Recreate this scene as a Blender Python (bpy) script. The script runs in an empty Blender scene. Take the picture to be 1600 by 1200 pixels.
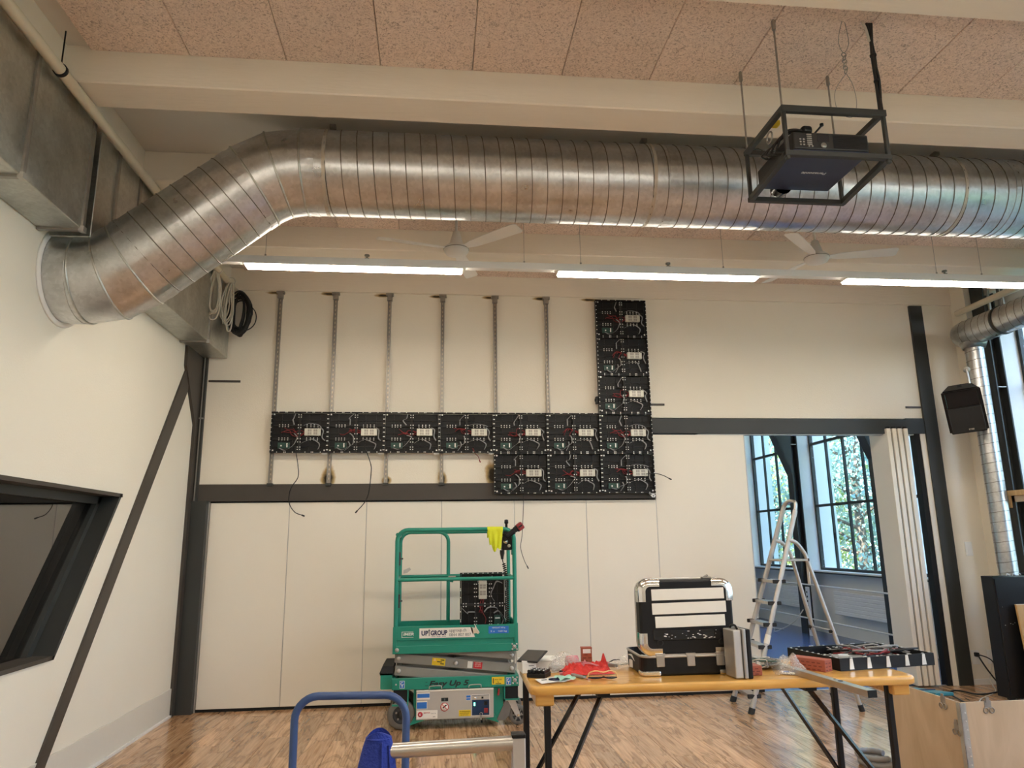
import bpy, bmesh, math, random
from mathutils import Vector, Matrix
R = math.radians
C = bpy.context.scene.collection
SC = bpy.context.scene
random.seed(7)

# ------------------------------------------------------------------ camera, world, sun, exposure
cam_d = bpy.data.cameras.new('camera'); cam = bpy.data.objects.new('camera', cam_d); C.objects.link(cam)
F_PX, YAW, PITCH, ROLL, EYE = 1132.19, 0.106154, 0.214592, -0.0134361, 1.62
cam_d.sensor_fit = 'HORIZONTAL'; cam_d.sensor_width = 36.0; cam_d.lens = F_PX / 1600 * 36.0
cam_d.clip_start = 0.05; cam_d.clip_end = 300
fwd = Vector((math.sin(YAW)*math.cos(PITCH), math.cos(YAW)*math.cos(PITCH), math.sin(PITCH)))
rgt = Vector((math.cos(YAW), -math.sin(YAW), 0)); upv = rgt.cross(fwd)
r2 = rgt*math.cos(ROLL) + upv*math.sin(ROLL); u2 = -rgt*math.sin(ROLL) + upv*math.cos(ROLL)
mw = Matrix((r2, u2, -fwd)).transposed().to_4x4(); mw.translation = (0, 0, EYE)
cam.matrix_world = mw
SC.camera = cam

world = bpy.data.worlds.new('sky'); SC.world = world; world.use_nodes = True
nt = world.node_tree; nt.nodes.clear()
wo = nt.nodes.new('ShaderNodeOutputWorld'); bg = nt.nodes.new('ShaderNodeBackground')
tc = nt.nodes.new('ShaderNodeTexCoord'); sx = nt.nodes.new('ShaderNodeSeparateXYZ'); cr = nt.nodes.new('ShaderNodeValToRGB')
cr.color_ramp.elements[0].position = 0.0; cr.color_ramp.elements[0].color = (0.78, 0.90, 1.0, 1)
cr.color_ramp.elements[1].position = 0.7; cr.color_ramp.elements[1].color = (0.16, 0.42, 1.0, 1)
nt.links.new(tc.outputs['Generated'], sx.inputs[0]); nt.links.new(sx.outputs['Z'], cr.inputs[0])
nt.links.new(cr.outputs[0], bg.inputs[0]); nt.links.new(bg.outputs[0], wo.inputs[0])
bg.inputs[1].default_value = 7.0

sun_d = bpy.data.lights.new('sun', 'SUN'); sun = bpy.data.objects.new('sun', sun_d); C.objects.link(sun)
sun_d.energy = 20.0; sun_d.angle = R(0.6); sun_d.color = (1.0, 0.95, 0.85)
sun.rotation_euler = Vector((0.62, 0.30, -0.72)).to_track_quat('-Z', 'Y').to_euler()
TUBE_POWER = 36.0
SC.view_settings.view_transform = 'Standard'; SC.view_settings.look = 'None'
SC.view_settings.gamma = 1.0; SC.view_settings.use_curve_mapping = False
SC.view_settings.exposure = 0.47

# ------------------------------------------------------------------ materials
def nodes(m): return m.node_tree.nodes, m.node_tree.links
def mat(name, col, rough=0.5, metal=0.0, noise=0.0, nscale=20.0, bump=0.0, bscale=60.0, emit=None, estr=0.0, coat=0.0, trans=0.0, spec=None, stretch=None):
    m = bpy.data.materials.new(name); m.use_nodes = True
    N, L = nodes(m); b = N['Principled BSDF']
    b.inputs['Base Color'].default_value = (*col, 1); b.inputs['Roughness'].default_value = rough
    b.inputs['Metallic'].default_value = metal; b.inputs['Coat Weight'].default_value = coat
    if spec is not None: b.inputs['Specular IOR Level'].default_value = spec
    t = N.new('ShaderNodeTexCoord'); src = t.outputs['Object']
    if stretch:
        mp = N.new('ShaderNodeMapping'); mp.inputs['Scale'].default_value = stretch; L.new(src, mp.inputs[0]); src = mp.outputs[0]
    n = N.new('ShaderNodeTexNoise'); n.inputs['Scale'].default_value = nscale; n.inputs['Detail'].default_value = 5
    L.new(src, n.inputs['Vector'])
    mx = N.new('ShaderNodeMix'); mx.data_type = 'RGBA'
    k = noise
    mx.inputs[6].default_value = (*[max(0, c*(1-k)) for c in col], 1); mx.inputs[7].default_value = (*[min(1, c*(1+k)) for c in col], 1)
    L.new(n.outputs[0], mx.inputs[0]); L.new(mx.outputs[2], b.inputs['Base Color'])
    if bump:
        n2 = N.new('ShaderNodeTexNoise'); n2.inputs['Scale'].default_value = bscale; n2.inputs['Detail'].default_value = 4; L.new(src, n2.inputs['Vector'])
        bp = N.new('ShaderNodeBump'); bp.inputs['Strength'].default_value = bump; bp.inputs['Distance'].default_value = 0.01
        L.new(n2.outputs[0], bp.inputs['Height']); L.new(bp.outputs[0], b.inputs['Normal'])
    if emit: b.inputs['Emission Color'].default_value = (*emit, 1); b.inputs['Emission Strength'].default_value = estr
    if trans: b.inputs['Transmission Weight'].default_value = trans
    return m

M = {}
M['wall'] = mat('wall_paint', (0.83, 0.775, 0.66), 0.75, noise=0.03, nscale=1.5, bump=0.15, bscale=90)
M['wall_grey'] = mat('wall_paint_grey', (0.84, 0.80, 0.75), 0.7, noise=0.03, nscale=2)
M['baseboard'] = mat('baseboard_paint', (0.72, 0.68, 0.60), 0.5, noise=0.02)
M['door'] = mat('partition_laminate', (0.83, 0.775, 0.67), 0.42, noise=0.025, nscale=2.2)
M['beam_paint'] = mat('beam_paint', (0.82, 0.745, 0.63), 0.7, noise=0.06, nscale=3, bump=0.2, bscale=25, stretch=(0.3, 2, 2))
M['plain_ceiling'] = mat('plain_ceiling_paint', (0.70, 0.65, 0.58), 0.8, noise=0.04, nscale=2)
M['steel_dark'] = mat('dark_steel_paint', (0.034, 0.036, 0.034), 0.5, noise=0.15, nscale=4)
M['steel_brown'] = mat('brown_steel_paint', (0.055, 0.046, 0.038), 0.5, noise=0.15, nscale=4)
M['black'] = mat('black_plastic', (0.008, 0.008, 0.009), 0.45, noise=0.3, nscale=30, spec=0.3)
M['blackgloss'] = mat('black_gloss', (0.008, 0.008, 0.010), 0.15, noise=0.2)
M['rubber'] = mat('rubber', (0.02, 0.02, 0.02), 0.8, noise=0.2)
M['gasket'] = mat('black_gasket', (0.004, 0.004, 0.004), 0.8, noise=0.2)
M['white'] = mat('white_enamel', (0.80, 0.79, 0.76), 0.35, noise=0.02)
M['greywhite'] = mat('grey_white_paint', (0.82, 0.80, 0.78), 0.4, noise=0.03)
M['cream'] = mat('cream_pipe_paint', (0.66, 0.58, 0.44), 0.5, noise=0.08, nscale=12)
M['alu'] = mat('aluminium', (0.54, 0.52, 0.49), 0.33, 1.0, noise=0.12, nscale=18)
M['alu_matt'] = mat('matt_aluminium', (0.55, 0.53, 0.50), 0.45, 0.7, noise=0.12, nscale=14)
M['chrome'] = mat('chrome', (0.80, 0.79, 0.77), 0.12, 1.0, noise=0.05)
M['zinc'] = mat('zinc_channel', (0.36, 0.34, 0.31), 0.4, 0.8, noise=0.2, nscale=25)
M['strap'] = mat('strap_steel', (0.50, 0.45, 0.38), 0.45, 0.5, noise=0.1)
M['seam'] = mat('seam_metal', (0.20, 0.185, 0.165), 0.45, 0.8, noise=0.1)
M['screw'] = mat('bright_screw', (0.80, 0.79, 0.76), 0.3, 0.3, noise=0.05)
M['teal'] = mat('teal_paint', (0.010, 0.235, 0.165), 0.38, noise=0.10, nscale=9)
M['lift_grey'] = mat('lift_grey_paint', (0.255, 0.245, 0.215), 0.5, noise=0.12, nscale=9)
M['panel_grey'] = mat('lift_panel_grey', (0.46, 0.43, 0.38), 0.45, noise=0.05, nscale=6)
M['tyre'] = mat('grey_tyre', (0.16, 0.145, 0.125), 0.75, noise=0.2, nscale=14)
M['hub'] = mat('dark_hub', (0.03, 0.032, 0.034), 0.5, noise=0.2)
M['yellow'] = mat('sticker_yellow', (0.80, 0.56, 0.02), 0.5, noise=0.05)
M['hivis'] = mat('hi_vis_fabric', (0.62, 0.66, 0.02), 0.8, noise=0.15, nscale=16, bump=0.4, bscale=40)
M['blue_sticker'] = mat('sticker_blue', (0.02, 0.16, 0.55), 0.45, noise=0.1)
M['red_sticker'] = mat('sticker_red', (0.55, 0.02, 0.03), 0.45, noise=0.1)
M['white_sticker'] = mat('sticker_white', (0.82, 0.78, 0.70), 0.45, noise=0.03)
M['navy_ink'] = mat('navy_ink', (0.008, 0.014, 0.07), 0.5)
M['grey_ink'] = mat('grey_ink', (0.15, 0.15, 0.16), 0.5)
M['pale_ink'] = mat('pale_print', (0.72, 0.78, 0.74), 0.5)
M['black_ink'] = mat('black_ink', (0.012, 0.02, 0.02), 0.5)
M['blue_tube'] = mat('blue_lacquer', (0.035, 0.075, 0.20), 0.35, noise=0.12, nscale=14)
M['blue_cloth'] = mat('blue_cloth', (0.018, 0.04, 0.28), 0.9, noise=0.2, nscale=25, bump=0.5, bscale=120)
M['galv_box'] = None; M['galv'] = None
M['pcb'] = mat('green_circuit_board', (0.02, 0.07, 0.055), 0.4, noise=0.3, nscale=60)
M['psu'] = mat('power_supply_metal', (0.62, 0.61, 0.54), 0.4, 0.35, noise=0.05)
M['ribbon'] = mat('grey_ribbon', (0.26, 0.26, 0.26), 0.5, noise=0.1)
M['wire_red'] = mat('red_wire', (0.22, 0.008, 0.012), 0.5, noise=0.1)
M['wire_black'] = mat('black_wire', (0.012, 0.012, 0.012), 0.5, noise=0.1)
M['wire_white'] = mat('white_wire', (0.62, 0.58, 0.50), 0.5, noise=0.05)
M['pro_body'] = mat('projector_charcoal', (0.020, 0.019, 0.019), 0.5, noise=0.1)
M['pro_under'] = mat('projector_underside', (0.030, 0.038, 0.075), 0.40, noise=0.08)
M['silver_ink'] = mat('silver_print', (0.72, 0.73, 0.75), 0.3, 0.2)
M['screen'] = mat('dark_screen', (0.03, 0.03, 0.035), 0.15)
M['red_plastic'] = mat('red_plastic', (0.26, 0.018, 0.022), 0.4, noise=0.1)
M['red_cloth'] = mat('red_bag_fabric', (0.62, 0.018, 0.012), 0.6, noise=0.25, nscale=18, bump=0.5, bscale=45)
M['brick_card'] = mat('brown_red_card', (0.36, 0.095, 0.055), 0.7, noise=0.15, nscale=20)
M['brick_dark'] = mat('dark_red_print', (0.17, 0.035, 0.022), 0.7, noise=0.1)
M['paper'] = mat('paper', (0.82, 0.82, 0.80), 0.6, noise=0.03)
M['mint'] = mat('mint_print', (0.34, 0.62, 0.52), 0.6, noise=0.2, nscale=40)
M['pink'] = mat('pink_plastic', (0.62, 0.20, 0.24), 0.5, noise=0.1)
M['tealbox'] = mat('teal_box_plastic', (0.01, 0.16, 0.20), 0.4, noise=0.1)
M['amber'] = mat('amber_trim', (0.85, 0.55, 0.25), 0.4, noise=0.05)  # even amber tone, no emission
M['led_blue'] = mat('control_blue', (0.006, 0.03, 0.09), 0.3, noise=0.2)
M['led_green'] = mat('green_indicator', (0.1, 0.9, 0.6), 0.4, emit=(0.2, 1.0, 0.6), estr=3.0)
M['soil'] = mat('meadow_ground', (0.10, 0.14, 0.05), 0.9, noise=0.4, nscale=3)
M['bark'] = mat('bark', (0.16, 0.13, 0.10), 0.9, noise=0.3, nscale=12, bump=0.6, bscale=18)
M['fan'] = mat('fan_white', (0.86, 0.84, 0.80), 0.4, noise=0.02)
M['booth'] = mat('booth_wall', (0.20, 0.20, 0.19), 0.8, noise=0.05)
M['exterior'] = mat('exterior_render', (0.70, 0.74, 0.70), 0.8, noise=0.04, nscale=5)
M['tube'] = mat('lamp_diffuser', (0.9, 0.9, 0.9), 0.5, emit=(1.0, 0.885, 0.735), estr=TUBE_POWER)

def leaf_mat(name, c1, c2):
    m = bpy.data.materials.new(name); m.use_nodes = True; N, L = nodes(m); b = N['Principled BSDF']
    t = N.new('ShaderNodeTexCoord'); n = N.new('ShaderNodeTexNoise'); n.inputs['Scale'].default_value = 1.6; n.inputs['Detail'].default_value = 3
    L.new(t.outputs['Object'], n.inputs['Vector']); r = N.new('ShaderNodeValToRGB')
    r.color_ramp.elements[0].position = 0.35; r.color_ramp.elements[0].color = (*c1, 1)
    r.color_ramp.elements[1].position = 0.65; r.color_ramp.elements[1].color = (*c2, 1)
    L.new(n.outputs[0], r.inputs[0]); L.new(r.outputs[0], b.inputs['Base Color']); b.inputs['Roughness'].default_value = 0.45
    tr = N.new('ShaderNodeBsdfTranslucent'); L.new(r.outputs[0], tr.inputs[0]); ms = N.new('ShaderNodeMixShader'); ms.inputs[0].default_value = 0.45
    L.new(b.outputs[0], ms.inputs[1]); L.new(tr.outputs[0], ms.inputs[2]); L.new(ms.outputs[0], N['Material Output'].inputs[0])
    return m
M['leaf_a'] = leaf_mat('blue_green_leaves', (0.26, 0.40, 0.34), (0.52, 0.66, 0.58))
M['leaf_b'] = leaf_mat('yellow_green_leaves', (0.34, 0.42, 0.10), (0.58, 0.62, 0.24))
M['leaf_c'] = leaf_mat('deep_green_leaves', (0.16, 0.28, 0.26), (0.38, 0.52, 0.48))

def glass_mat(name, tint, facing_min, facing_max, rough=0.0):
    m = bpy.data.materials.new(name); m.use_nodes = True; N, L = nodes(m); N.remove(N['Principled BSDF'])
    t = N.new('ShaderNodeBsdfTransparent'); t.inputs[0].default_value = (*tint, 1)
    g = N.new('ShaderNodeBsdfGlossy'); g.inputs['Roughness'].default_value = rough; g.inputs[0].default_value = (1, 1, 1, 1)
    ge = N.new('ShaderNodeNewGeometry'); dp = N.new('ShaderNodeVectorMath'); dp.operation = 'DOT_PRODUCT'; L.new(ge.outputs['Normal'], dp.inputs[0]); L.new(ge.outputs['Incoming'], dp.inputs[1])
    ab = N.new('ShaderNodeMath'); ab.operation = 'ABSOLUTE'; L.new(dp.outputs['Value'], ab.inputs[0]); om = N.new('ShaderNodeMath'); om.operation = 'SUBTRACT'; om.inputs[0].default_value = 1; L.new(ab.outputs[0], om.inputs[1])
    pw = N.new('ShaderNodeMath'); pw.operation = 'POWER'; pw.inputs[1].default_value = 5; L.new(om.outputs[0], pw.inputs[0])
    mr = N.new('ShaderNodeMapRange'); mr.inputs[1].default_value = 0; mr.inputs[2].default_value = 1; mr.inputs[3].default_value = facing_min; mr.inputs[4].default_value = facing_max
    ms = N.new('ShaderNodeMixShader'); L.new(pw.outputs[0], mr.inputs[0]); L.new(mr.outputs[0], ms.inputs[0])
    L.new(t.outputs[0], ms.inputs[1]); L.new(g.outputs[0], ms.inputs[2]); L.new(ms.outputs[0], N['Material Output'].inputs[0])
    return m
M['glass'] = glass_mat('window_glass', (0.96, 0.99, 0.99), 0.02, 1.0)
M['booth_glass'] = glass_mat('booth_glass', (0.35, 0.35, 0.34), 0.15, 1.0)
def film_mat(lo, hi):
    m = bpy.data.materials.new('clear_plastic_film'); m.use_nodes = True; N, L = nodes(m); N.remove(N['Principled BSDF'])
    t = N.new('ShaderNodeBsdfTransparent'); d = N.new('ShaderNodeBsdfPrincipled'); d.inputs['Base Color'].default_value = (0.85, 0.83, 0.80, 1); d.inputs['Roughness'].default_value = 0.18
    n = N.new('ShaderNodeTexNoise'); n.inputs['Scale'].default_value = 25; n.inputs['Detail'].default_value = 3
    r = N.new('ShaderNodeMapRange'); r.inputs[1].default_value = 0.35; r.inputs[2].default_value = 0.7; r.inputs[3].default_value = lo; r.inputs[4].default_value = hi
    ms = N.new('ShaderNodeMixShader'); L.new(n.outputs[0], r.inputs[0]); L.new(r.outputs[0], ms.inputs[0])
    L.new(t.outputs[0], ms.inputs[1]); L.new(d.outputs[0], ms.inputs[2]); L.new(ms.outputs[0], N['Material Output'].inputs[0]); return m
M['film'] = film_mat(0.12, 0.45); M['lens'] = film_mat(0.05, 0.12)

def galv_mat(name, base, rough):
    m = bpy.data.materials.new(name); m.use_nodes = True; N, L = nodes(m); b = N['Principled BSDF']
    t = N.new('ShaderNodeTexCoord'); v = N.new('ShaderNodeTexVoronoi'); v.inputs['Scale'].default_value = 45
    n = N.new('ShaderNodeTexNoise'); n.inputs['Scale'].default_value = 5; n.inputs['Detail'].default_value = 6
    L.new(t.outputs['Object'], v.inputs['Vector']); L.new(t.outputs['Object'], n.inputs['Vector'])
    a = N.new('ShaderNodeMath'); a.operation = 'MULTIPLY_ADD'; L.new(v.outputs['Color'], a.inputs[0]); a.inputs[1].default_value = 0.25; L.new(n.outputs[0], a.inputs[2])
    r = N.new('ShaderNodeValToRGB'); r.color_ramp.elements[0].position = 0.3; r.color_ramp.elements[1].position = 0.95
    r.color_ramp.elements[0].color = (*[c*0.72 for c in base], 1); r.color_ramp.elements[1].color = (*[min(1, c*1.2) for c in base], 1)
    L.new(a.outputs[0], r.inputs[0]); L.new(r.outputs[0], b.inputs['Base Color'])
    rr = N.new('ShaderNodeMapRange'); rr.inputs[3].default_value = rough-0.08; rr.inputs[4].default_value = rough+0.14; L.new(n.outputs[0], rr.inputs[0]); L.new(rr.outputs[0], b.inputs['Roughness'])
    b.inputs['Metallic'].default_value = 1.0
    bp = N.new('ShaderNodeBump'); bp.inputs['Strength'].default_value = 0.12; bp.inputs['Distance'].default_value = 0.02; L.new(n.outputs[0], bp.inputs['Height']); L.new(bp.outputs[0], b.inputs['Normal'])
    return m
M['galv'] = galv_mat('galvanised_spiral', (0.60, 0.61, 0.62), 0.29)
M['galv_box'] = galv_mat('galvanised_sheet', (0.54, 0.55, 0.52), 0.38)

def woodwool():
    m = bpy.data.materials.new('wood_wool'); m.use_nodes = True; N, L = nodes(m); b = N['Principled BSDF']; b.inputs['Roughness'].default_value = 0.9
    t = N.new('ShaderNodeTexCoord'); oi = N.new('ShaderNodeObjectInfo'); ad = N.new('ShaderNodeVectorMath'); ad.operation = 'ADD'
    cx = N.new('ShaderNodeCombineXYZ'); mu = N.new('ShaderNodeMath'); mu.operation = 'MULTIPLY'; mu.inputs[1].default_value = 40
    L.new(oi.outputs['Random'], mu.inputs[0]); L.new(mu.outputs[0], cx.inputs[0]); L.new(mu.outputs[0], cx.inputs[1]); L.new(t.outputs['Object'], ad.inputs[0]); L.new(cx.outputs[0], ad.inputs[1])
    n0 = N.new('ShaderNodeTexNoise'); n0.inputs['Scale'].default_value = 28; n0.inputs['Detail'].default_value = 3; n0.inputs['Distortion'].default_value = 2.5
    n1 = N.new('ShaderNodeTexNoise'); n1.inputs['Scale'].default_value = 110; n1.inputs['Detail'].default_value = 3; n1.inputs['Distortion'].default_value = 1.5
    L.new(ad.outputs[0], n0.inputs['Vector']); L.new(ad.outputs[0], n1.inputs['Vector'])
    s = N.new('ShaderNodeMath'); s.operation = 'ADD'; L.new(n0.outputs[0], s.inputs[0]); L.new(n1.outputs[0], s.inputs[1])
    h = N.new('ShaderNodeMath'); h.operation = 'MULTIPLY'; h.inputs[1].default_value = 0.5; L.new(s.outputs[0], h.inputs[0])
    r = N.new('ShaderNodeValToRGB'); e = r.color_ramp.elements
    e[0].position = 0.36; e[0].color = (0.36, 0.265, 0.21, 1); e[1].position = 0.47; e[1].color = (0.78, 0.62, 0.52, 1)
    x = e.new(0.62); x.color = (0.90, 0.75, 0.64, 1)
    L.new(h.outputs[0], r.inputs[0])
    hv = N.new('ShaderNodeHueSaturation'); mr = N.new('ShaderNodeMapRange'); mr.inputs[3].default_value = 0.9; mr.inputs[4].default_value = 1.1
    L.new(oi.outputs['Random'], mr.inputs[0]); L.new(mr.outputs[0], hv.inputs['Value']); L.new(r.outputs[0], hv.inputs['Color']); L.new(hv.outputs[0], b.inputs['Base Color'])
    bp = N.new('ShaderNodeBump'); bp.inputs['Strength'].default_value = 0.7; bp.inputs['Distance'].default_value = 0.012; L.new(h.outputs[0], bp.inputs['Height']); L.new(bp.outputs[0], b.inputs['Normal'])
    return m
M['woodwool'] = woodwool()

def floor_mat():
    m = bpy.data.materials.new('walnut_laminate'); m.use_nodes = True; N, L = nodes(m); b = N['Principled BSDF']
    t = N.new('ShaderNodeTexCoord'); oi = N.new('ShaderNodeObjectInfo')
    mu = N.new('ShaderNodeMath'); mu.operation = 'MULTIPLY'; mu.inputs[1].default_value = 37; L.new(oi.outputs['Random'], mu.inputs[0])
    cx = N.new('ShaderNodeCombineXYZ'); [L.new(mu.outputs[0], cx.inputs[i]) for i in range(3)]
    ad = N.new('ShaderNodeVectorMath'); ad.operation = 'ADD'; L.new(t.outputs['Object'], ad.inputs[0]); L.new(cx.outputs[0], ad.inputs[1])
    def mapped(sc):
        mp = N.new('ShaderNodeMapping'); mp.inputs['Scale'].default_value = sc; L.new(ad.outputs[0], mp.inputs[0]); return mp.outputs[0]
    def noise(v, scale, det, dist):
        n = N.new('ShaderNodeTexNoise'); n.inputs['Scale'].default_value = scale; n.inputs['Detail'].default_value = det; n.inputs['Distortion'].default_value = dist; L.new(v, n.inputs['Vector']); return n.outputs[0]
    big = noise(mapped((5.5, 1.0, 1)), 1.5, 3, 0.8); fine = noise(mapped((48, 2.2, 1)), 1.5, 5, 0.3)
    wv = N.new('ShaderNodeMath'); wv.operation = 'MULTIPLY'; wv.inputs[1].default_value = 24; L.new(big, wv.inputs[0])
    sn = N.new('ShaderNodeMath'); sn.operation = 'SINE'; L.new(wv.outputs[0], sn.inputs[0])
    mr0 = N.new('ShaderNodeMapRange'); mr0.inputs[1].default_value = -1; mr0.inputs[2].default_value = 1; L.new(sn.outputs[0], mr0.inputs[0])
    r1 = N.new('ShaderNodeValToRGB'); r1.color_ramp.elements[0].position = 0.0; r1.color_ramp.elements[0].color = (0.42, 0.38, 0.35, 1); r1.color_ramp.elements[1].position = 0.16; r1.color_ramp.elements[1].color = (1, 1, 1, 1); L.new(mr0.outputs[0], r1.inputs[0])
    mixf = N.new('ShaderNodeMath'); mixf.operation = 'MULTIPLY_ADD'; mixf.inputs[1].default_value = 0.55; L.new(fine, mixf.inputs[0])
    hb = N.new('ShaderNodeMath'); hb.operation = 'MULTIPLY'; hb.inputs[1].default_value = 0.45; L.new(big, hb.inputs[0]); L.new(hb.outputs[0], mixf.inputs[2])
    r0 = N.new('ShaderNodeValToRGB'); e = r0.color_ramp.elements
    e[0].position = 0.36; e[0].color = (0.34, 0.175, 0.080, 1); e[1].position = 0.62; e[1].color = (0.68, 0.42, 0.235, 1); L.new(mixf.outputs[0], r0.inputs[0])
    mm = N.new('ShaderNodeMix'); mm.data_type = 'RGBA'; mm.blend_type = 'MULTIPLY'; mm.inputs[0].default_value = 0.6; L.new(r0.outputs[0], mm.inputs[6]); L.new(r1.outputs[0], mm.inputs[7])
    hv = N.new('ShaderNodeHueSaturation'); mr = N.new('ShaderNodeMapRange'); mr.inputs[3].default_value = 0.8; mr.inputs[4].default_value = 1.2
    L.new(oi.outputs['Random'], mr.inputs[0]); L.new(mr.outputs[0], hv.inputs['Value']); L.new(mm.outputs[2], hv.inputs['Color']); L.new(hv.outputs[0], b.inputs['Base Color'])
    b.inputs['Roughness'].default_value = 0.15; b.inputs['Specular IOR Level'].default_value = 0.85
    return m
M['floor'] = floor_mat()
M['floor2'] = mat('blue_grey_vinyl', (0.085, 0.15, 0.36), 0.22, noise=0.15, nscale=3, spec=0.8, stretch=(1, 6, 1))

def wood_mat(name, c1, c2, scale, rough=0.4, coat=0.0, spots=False):
    m = bpy.data.materials.new(name); m.use_nodes = True; N, L = nodes(m); b = N['Principled BSDF']
    t = N.new('ShaderNodeTexCoord'); mp = N.new('ShaderNodeMapping'); mp.inputs['Scale'].default_value = scale; L.new(t.outputs['Object'], mp.inputs[0])
    n = N.new('ShaderNodeTexNoise'); n.inputs['Scale'].default_value = 2.0; n.inputs['Detail'].default_value = 6; n.inputs['Distortion'].default_value = 1.2; L.new(mp.outputs[0], n.inputs['Vector'])
    r = N.new('ShaderNodeValToRGB'); r.color_ramp.elements[0].position = 0.3; r.color_ramp.elements[0].color = (*c1, 1); r.color_ramp.elements[1].position = 0.7; r.color_ramp.elements[1].color = (*c2, 1)
    L.new(n.outputs[0], r.inputs[0]); out = r.outputs[0]
    if spots:
        v = N.new('ShaderNodeTexVoronoi'); v.inputs['Scale'].default_value = 4.5; L.new(t.outputs['Object'], v.inputs['Vector'])
        rv = N.new('ShaderNodeValToRGB'); rv.color_ramp.elements[0].position = 0.03; rv.color_ramp.elements[0].color = (0.3, 0.18, 0.1, 1); rv.color_ramp.elements[1].position = 0.08; rv.color_ramp.elements[1].color = (1, 1, 1, 1)
        L.new(v.outputs['Distance'], rv.inputs[0]); mm = N.new('ShaderNodeMix'); mm.data_type = 'RGBA'; mm.blend_type = 'MULTIPLY'; mm.inputs[0].default_value = 0.8
        L.new(out, mm.inputs[6]); L.new(rv.outputs[0], mm.inputs[7]); out = mm.outputs[2]
    L.new(out, b.inputs['Base Color']); b.inputs['Roughness'].default_value = rough; b.inputs['Coat Weight'].default_value = coat; b.inputs['Coat Roughness'].default_value = 0.12
    return m
M['table_wood'] = wood_mat('varnished_pine', (0.62, 0.31, 0.060), (0.80, 0.46, 0.115), (1.2, 14, 14), 0.3, 0.5, spots=True)
M['ply'] = wood_mat('birch_plywood', (0.50, 0.37, 0.235), (0.62, 0.48, 0.33), (3, 3, 0.8), 0.55)
M['pine'] = wood_mat('raw_pine', (0.52, 0.30, 0.11), (0.66, 0.43, 0.19), (8, 8, 0.7), 0.6, spots=True)

def stained_wall():   # painted board wall with soot marks where the channels were burnt in
    m = mat('upper_wall_paint', (0.83, 0.77, 0.655), 0.75, noise=0.03, nscale=1.5, bump=0.15, bscale=90)
    N, L = nodes(m); b = N['Principled BSDF']; src = b.inputs['Base Color'].links[0].from_socket
    g = N.new('ShaderNodeNewGeometry'); acc = None
    n = N.new('ShaderNodeTexNoise'); n.inputs['Scale'].default_value = 9; n.inputs['Detail'].default_value = 4; L.new(g.outputs['Position'], n.inputs['Vector'])
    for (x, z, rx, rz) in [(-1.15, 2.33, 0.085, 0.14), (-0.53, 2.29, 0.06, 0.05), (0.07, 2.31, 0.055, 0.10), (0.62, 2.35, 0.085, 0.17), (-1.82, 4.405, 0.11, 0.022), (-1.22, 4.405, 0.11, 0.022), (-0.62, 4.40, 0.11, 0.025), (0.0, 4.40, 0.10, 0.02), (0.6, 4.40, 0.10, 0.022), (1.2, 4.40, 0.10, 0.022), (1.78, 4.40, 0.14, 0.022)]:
        s = N.new('ShaderNodeVectorMath'); s.operation = 'SUBTRACT'; L.new(g.outputs['Position'], s.inputs[0]); s.inputs[1].default_value = (x, 8.0, z)
        d = N.new('ShaderNodeVectorMath'); d.operation = 'MULTIPLY'; L.new(s.outputs[0], d.inputs[0]); d.inputs[1].default_value = (1/rx, 0, 1/rz)
        l = N.new('ShaderNodeVectorMath'); l.operation = 'LENGTH'; L.new(d.outputs[0], l.inputs[0])
        a = N.new('ShaderNodeMath'); a.operation = 'ADD'; L.new(l.outputs['Value'], a.inputs[0]); L.new(n.outputs[0], a.inputs[1])
        if acc is None: acc = a.outputs[0]
        else:
            k = N.new('ShaderNodeMath'); k.operation = 'MINIMUM'; L.new(acc, k.inputs[0]); L.new(a.outputs[0], k.inputs[1]); acc = k.outputs[0]
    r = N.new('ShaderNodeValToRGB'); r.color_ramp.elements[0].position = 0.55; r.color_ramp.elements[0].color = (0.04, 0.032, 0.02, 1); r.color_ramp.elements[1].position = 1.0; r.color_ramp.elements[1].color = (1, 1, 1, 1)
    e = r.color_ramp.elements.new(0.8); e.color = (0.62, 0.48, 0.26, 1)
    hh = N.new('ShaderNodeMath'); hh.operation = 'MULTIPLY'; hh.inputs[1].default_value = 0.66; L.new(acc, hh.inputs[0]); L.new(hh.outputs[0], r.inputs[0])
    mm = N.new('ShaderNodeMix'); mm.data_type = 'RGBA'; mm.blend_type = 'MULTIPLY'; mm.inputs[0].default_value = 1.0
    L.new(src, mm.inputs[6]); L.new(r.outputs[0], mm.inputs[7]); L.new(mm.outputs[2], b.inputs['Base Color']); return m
M['wall_stained'] = stained_wall()

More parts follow.
